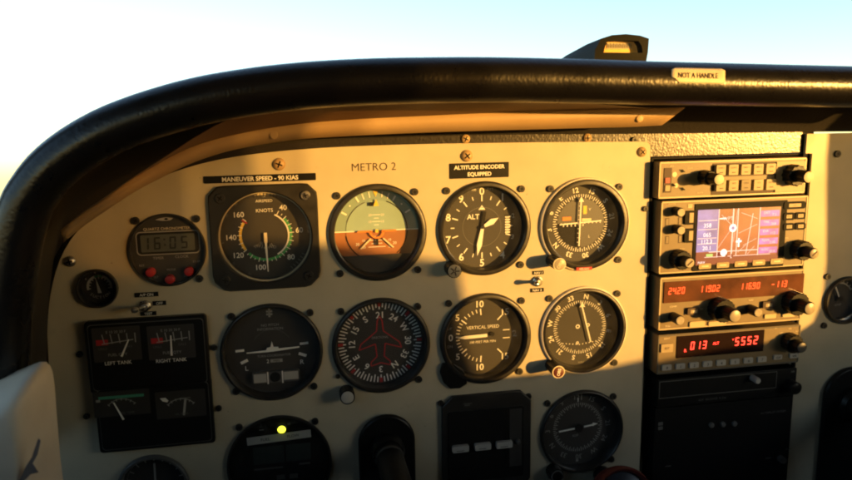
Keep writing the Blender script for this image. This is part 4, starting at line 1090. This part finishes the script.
# ------------------------------------------------------------------ compass on top of the glareshield
yc = -.02
front = [(594, 66), (595, 50), (601, 38.5), (612, 35), (626, 34), (640, 35.5), (649, 38.5), (648, 52), (645.5, 66)]
f3 = [P(x, y, yc) for x, y in front]; cx = sum(p.x for p in f3)/len(f3); zb0 = P(620, 64, yc).z
cp = thing('compass', 'black hooded compass with an amber lit window on top of the glareshield', 'compass', (cx, yc, zb0))
lc_ = lambda p: (p.x-cx, p.z-zb0)
F2 = [lc_(p) for p in f3]
q = MB(); rings = []
for dy, sc, zs in ((0, 1, 1), (.03, 1.0, .90), (.08, .97, .62), (.14, .92, .12)):
    rings.append([(x*sc, dy, (z if z < .004 else z*zs)) for x, z in F2])
vs = [v for rg in rings for v in rg]; k_ = len(F2)
q.raw(vs, [(j*k_+i, j*k_+(i+1) % k_, (j+1)*k_+(i+1) % k_, (j+1)*k_+i) for j in range(3) for i in range(k_)]+[tuple(range(3*k_, 4*k_))], 'compass_shell')
# front frame: ring between the hood outline and the window opening
win = [(603, 52.5), (604.5, 47), (607, 41.5), (615, 40.6), (626, 40.3), (638, 41.2), (641, 45.5), (642, 51), (642, 53)]
w3 = [lc_(P(x, y, yc)) for x, y in win]
q.raw([(x, 0, z) for x, z in F2]+[(x, -.001, z) for x, z in w3]+[(x*.98, .008, z) for x, z in w3], [(i, (i+1) % 9, 9+(i+1) % 9, 9+i) for i in range(9)]+[(9+i, 9+(i+1) % 9, 18+(i+1) % 9, 18+i) for i in range(9)], 'compass_shell')
q.build('hood', cp, smooth=40)
q = MB(1, y=.0075)
q.poly([(x*.99, z) for x, z in w3], 'amber_lens')
x0, x1 = w3[2][0]*.98, w3[5][0]; z0_, z1_ = w3[0][1], w3[3][1]; hz_ = z1_-z0_
q.rect(x0*.8, x1*.8, z0_+hz_*.38, z0_+hz_*.86, 'knob_cap', MK)
for i in range(16):
    x = x0*.78+(x1-x0)*.78*i/15; q.rect(x-.0003, x+.0003, z0_+hz_*.45, z0_+hz_*(.75 if i % 2 else .84), 'brown_ink', MK*2)
q.rect(x0*.95, x1*.98, z0_+hz_*.10, z0_+hz_*.28, 'yellow', MK)
q.build('compass_card', cp, weld=False)
q = MB(1, y=.002); q.poly([(x, z) for x, z in w3], 'glass'); q.build('glass', cp)
q = MB(); q.box(-.017, .017, .002, .03, -.012, .004, 'black'); q.build('mount', cp)

# ------------------------------------------------------------------ pale trim at the left edge
yb_ = -.13; th_ = .045
pt = thing('side_trim', 'pale rounded side trim at the edge of the picture with a dark crease', 'trim panel')
sil = [(-70, 398), (-30, 388), (0, 377.5), (22, 369), (38, 362.5), (45, 361.5), (49.5, 364.5), (52.5, 372), (54.5, 385), (56, 405), (58, 430), (60, 455), (63, 480), (66, 510), (70, 560), (-70, 560)]
sp = [(v.x, v.z) for v in resample([tuple(P(x, y, yb_)) for x, y in sil[:-1]], 60)]+[(P(-70, 560, yb_).x, P(-70, 560, yb_).z)]
sc_ = P(-10, 480, yb_)
def inset(pts, d): return [(sc_.x+(x-sc_.x)*(1-d), sc_.z+(z-sc_.z)*(1-d)) for x, z in pts]
q = MB(); rings = []
for k in range(9):
    a = R_(90*k/8); rings.append([(x, yb_-th_*math.cos(a), z) for x, z in inset(sp, .26*(1-math.sin(a)))])
n_ = len(sp); vs = [v for rg in rings for v in rg]
q.raw(vs, [(j_*n_+i_, j_*n_+(i_+1) % n_, (j_+1)*n_+(i_+1) % n_, (j_+1)*n_+i_) for j_ in range(8) for i_ in range(n_)]+[tuple(range(n_)), tuple(range(9*n_-1, 8*n_-1, -1))], 'pale_trim')
q.build('cover', pt, smooth=80)
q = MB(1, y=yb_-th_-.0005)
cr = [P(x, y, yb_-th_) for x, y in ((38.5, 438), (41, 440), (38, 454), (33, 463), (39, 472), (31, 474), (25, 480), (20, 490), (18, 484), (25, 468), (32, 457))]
q.poly([(p.x, p.z) for p in cr], 'crease_dark')
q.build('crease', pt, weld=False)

# ------------------------------------------------------------------ cabin shell around the camera (gives the shade)
SUN_AZ, SUN_EL = 41.0, 3.6           # degrees to the right of straight behind, above the cabin's level
Ldir = Vector((-math.sin(R_(SUN_AZ))*math.cos(R_(SUN_EL)), math.cos(R_(SUN_AZ))*math.cos(R_(SUN_EL)), -math.sin(R_(SUN_EL))))
XW = .86
def to_wall(px, py, x=XW):
    p = P(px, py, 0); t = (p.x-x)/Ldir.x; w = p-Ldir*t; return (w.y, w.z)
lit = [(40, 180), (45, 262), (110, 282), (205, 262), (250, 242), (300, 245), (335, 247), (385, 258), (425, 262), (437, 275), (443, 300), (449, 340), (462, 372), (478, 388), (500, 386), (560, 378), (640, 360), (700, 348), (768, 338), (797, 333), (813, 322), (822, 300), (826, 262), (826, 160)]
hole = [to_wall(*p) for p in lit]
hole = hole+[(hole[-1][0], .22), (hole[-1][0]-.03, .25), (hole[0][0]+.03, .25), (hole[0][0], .22)]
def wall_with_hole(x, outline, hole, m, name, th=.02):
    bm = bmesh.new(); ed = []
    for lp in (outline, hole):
        vs = [bm.verts.new((x, a, b)) for a, b in lp]
        for i in range(len(vs)): ed.append(bm.edges.new((vs[i], vs[(i+1) % len(vs)])))
    bmesh.ops.triangle_fill(bm, use_beauty=True, use_dissolve=False, edges=ed, normal=(1, 0, 0))
    ex = bmesh.ops.extrude_face_region(bm, geom=bm.faces[:])
    for v in [g for g in ex['geom'] if isinstance(g, bmesh.types.BMVert)]: v.co.x += th if x > 0 else -th
    bmesh.ops.recalc_face_normals(bm, faces=bm.faces)
    me = bpy.data.meshes.new(name); bm.to_mesh(me); bm.free(); me.materials.append(MATS[m])
    o = bpy.data.objects.new(name, me); COL.objects.link(o); o['kind'] = 'structure'; return o
YB, YFW, ZF, ZR = -2.2, .12, -.75, .52
box_o = [(YB, ZF), (YFW, ZF), (YFW, ZR), (YB, ZR)]
wall_with_hole(XW, box_o, hole, 'interior', 'cabin_wall_right')
hl = [(-1.7, -.10), (-.08, -.10), (-.04, -.06), (-.06, .44), (-1.68, .44), (-1.72, .40)]
wall_with_hole(-.42, box_o, hl, 'interior', 'cabin_wall_left')
q = MB(); q.box(-.42, XW, YB-.02, YB, ZF, ZR, 'interior'); struct(q, 'cabin_wall_rear')
q = MB(); q.box(-.42, XW, YB, .5, ZF-.02, ZF, 'carpet'); struct(q, 'cabin_floor')
q = MB(); q.box(-.46, XW+.04, YB-.02, -.05, ZR, ZR+.02, 'headliner'); struct(q, 'cabin_ceiling')
def blocker_z(x, y):
    a, b_ = P(0, 480, y), P(852, 480, y); return a.z+(b_.z-a.z)*(x-a.x)/(b_.x-a.x)-.016
kb = MB(); vs = []; ks = 12  # unseen slab below the view, added to darken the lower panel
for i in range(ks+1):
    y = -.07-.40*i/ks
    for x, lim in ((-.185 if y > -.2 else -.36, 0), (.06-.74*y, 0), (.08-.74*y, -.152-.11*y), (.80, -.152-.11*y)):
        zt_ = min(blocker_z(x, y), lim)
        for z in (zt_, zt_-.03): vs.append((x, y, z))
fs = []
for i in range(ks):
    a, b_ = i*8, i*8+8
    for k_ in (0, 2, 4): fs += [(a+k_, a+k_+2, b_+k_+2, b_+k_), (a+k_+1, b_+k_+1, b_+k_+3, a+k_+3)]
    fs += [(a, b_, b_+1, a+1), (a+6, a+7, b_+7, b_+6)]
for e in (0, ks*8): fs += [(e+k_, e+k_+1, e+k_+3, e+k_+2) for k_ in (0, 2, 4)]
kb.raw(vs, fs, 'carpet')
struct(kb, 'unseen_light_blocker')
q = MB(); q.box(-.19, XW, .13, .15, ZF, .05, 'carpet'); struct(q, 'cabin_firewall')
# unseen tinted panes added to step the sunlight down at the opening's rear edge
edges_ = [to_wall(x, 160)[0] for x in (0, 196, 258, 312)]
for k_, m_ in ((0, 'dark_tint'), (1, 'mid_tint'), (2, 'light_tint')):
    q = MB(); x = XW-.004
    q.raw([(x, edges_[k_], -.25), (x, edges_[k_+1]-.001, -.25), (x, edges_[k_+1]-.001, .32), (x, edges_[k_], .32)], [(0, 1, 2, 3)], m_); struct(q, 'sun_fade_pane')

# ------------------------------------------------------------------ light
sun = bpy.data.lights.new('sun', 'SUN'); sun.energy = 2.45; sun.angle = R_(.6); sun.color = (1.0, .50, .10)
so_ = bpy.data.objects.new('sun', sun); COL.objects.link(so_); so_.rotation_euler = Ldir.to_track_quat('-Z', 'Y').to_euler()
w = bpy.data.worlds.new('World'); scene.world = w; w.use_nodes = True; nt = w.node_tree
bg = nt.nodes['Background']; sky = nt.nodes.new('ShaderNodeTexSky'); sky.sky_type = 'NISHITA'; sky.sun_disc = False
PITCH = 4.5
sky.sun_elevation = R_(5.0); sky.sun_rotation = R_(180-SUN_AZ); sky.altitude = 300; sky.air_density = .9; sky.dust_density = .3; sky.ozone_density = 1.25
tc_ = nt.nodes.new('ShaderNodeTexCoord'); mp = nt.nodes.new('ShaderNodeMapping'); mp.inputs['Rotation'].default_value = (R_(PITCH), 0, 0)
nt.links.new(tc_.outputs['Generated'], mp.inputs['Vector']); nt.links.new(mp.outputs[0], sky.inputs['Vector'])
nt.links.new(sky.outputs[0], bg.inputs[0]); bg.inputs[1].default_value = .15

vs_ = scene.view_settings; scene.display_settings.display_device = 'sRGB'
vs_.view_transform = 'Standard'; vs_.look = 'None'; vs_.exposure = 1.8; vs_.gamma = 1; vs_.use_curve_mapping = False
scene.cycles.use_denoising = True
scene.cycles.max_bounces = 8; scene.cycles.transparent_max_bounces = 16; scene.cycles.filter_width = 2.0
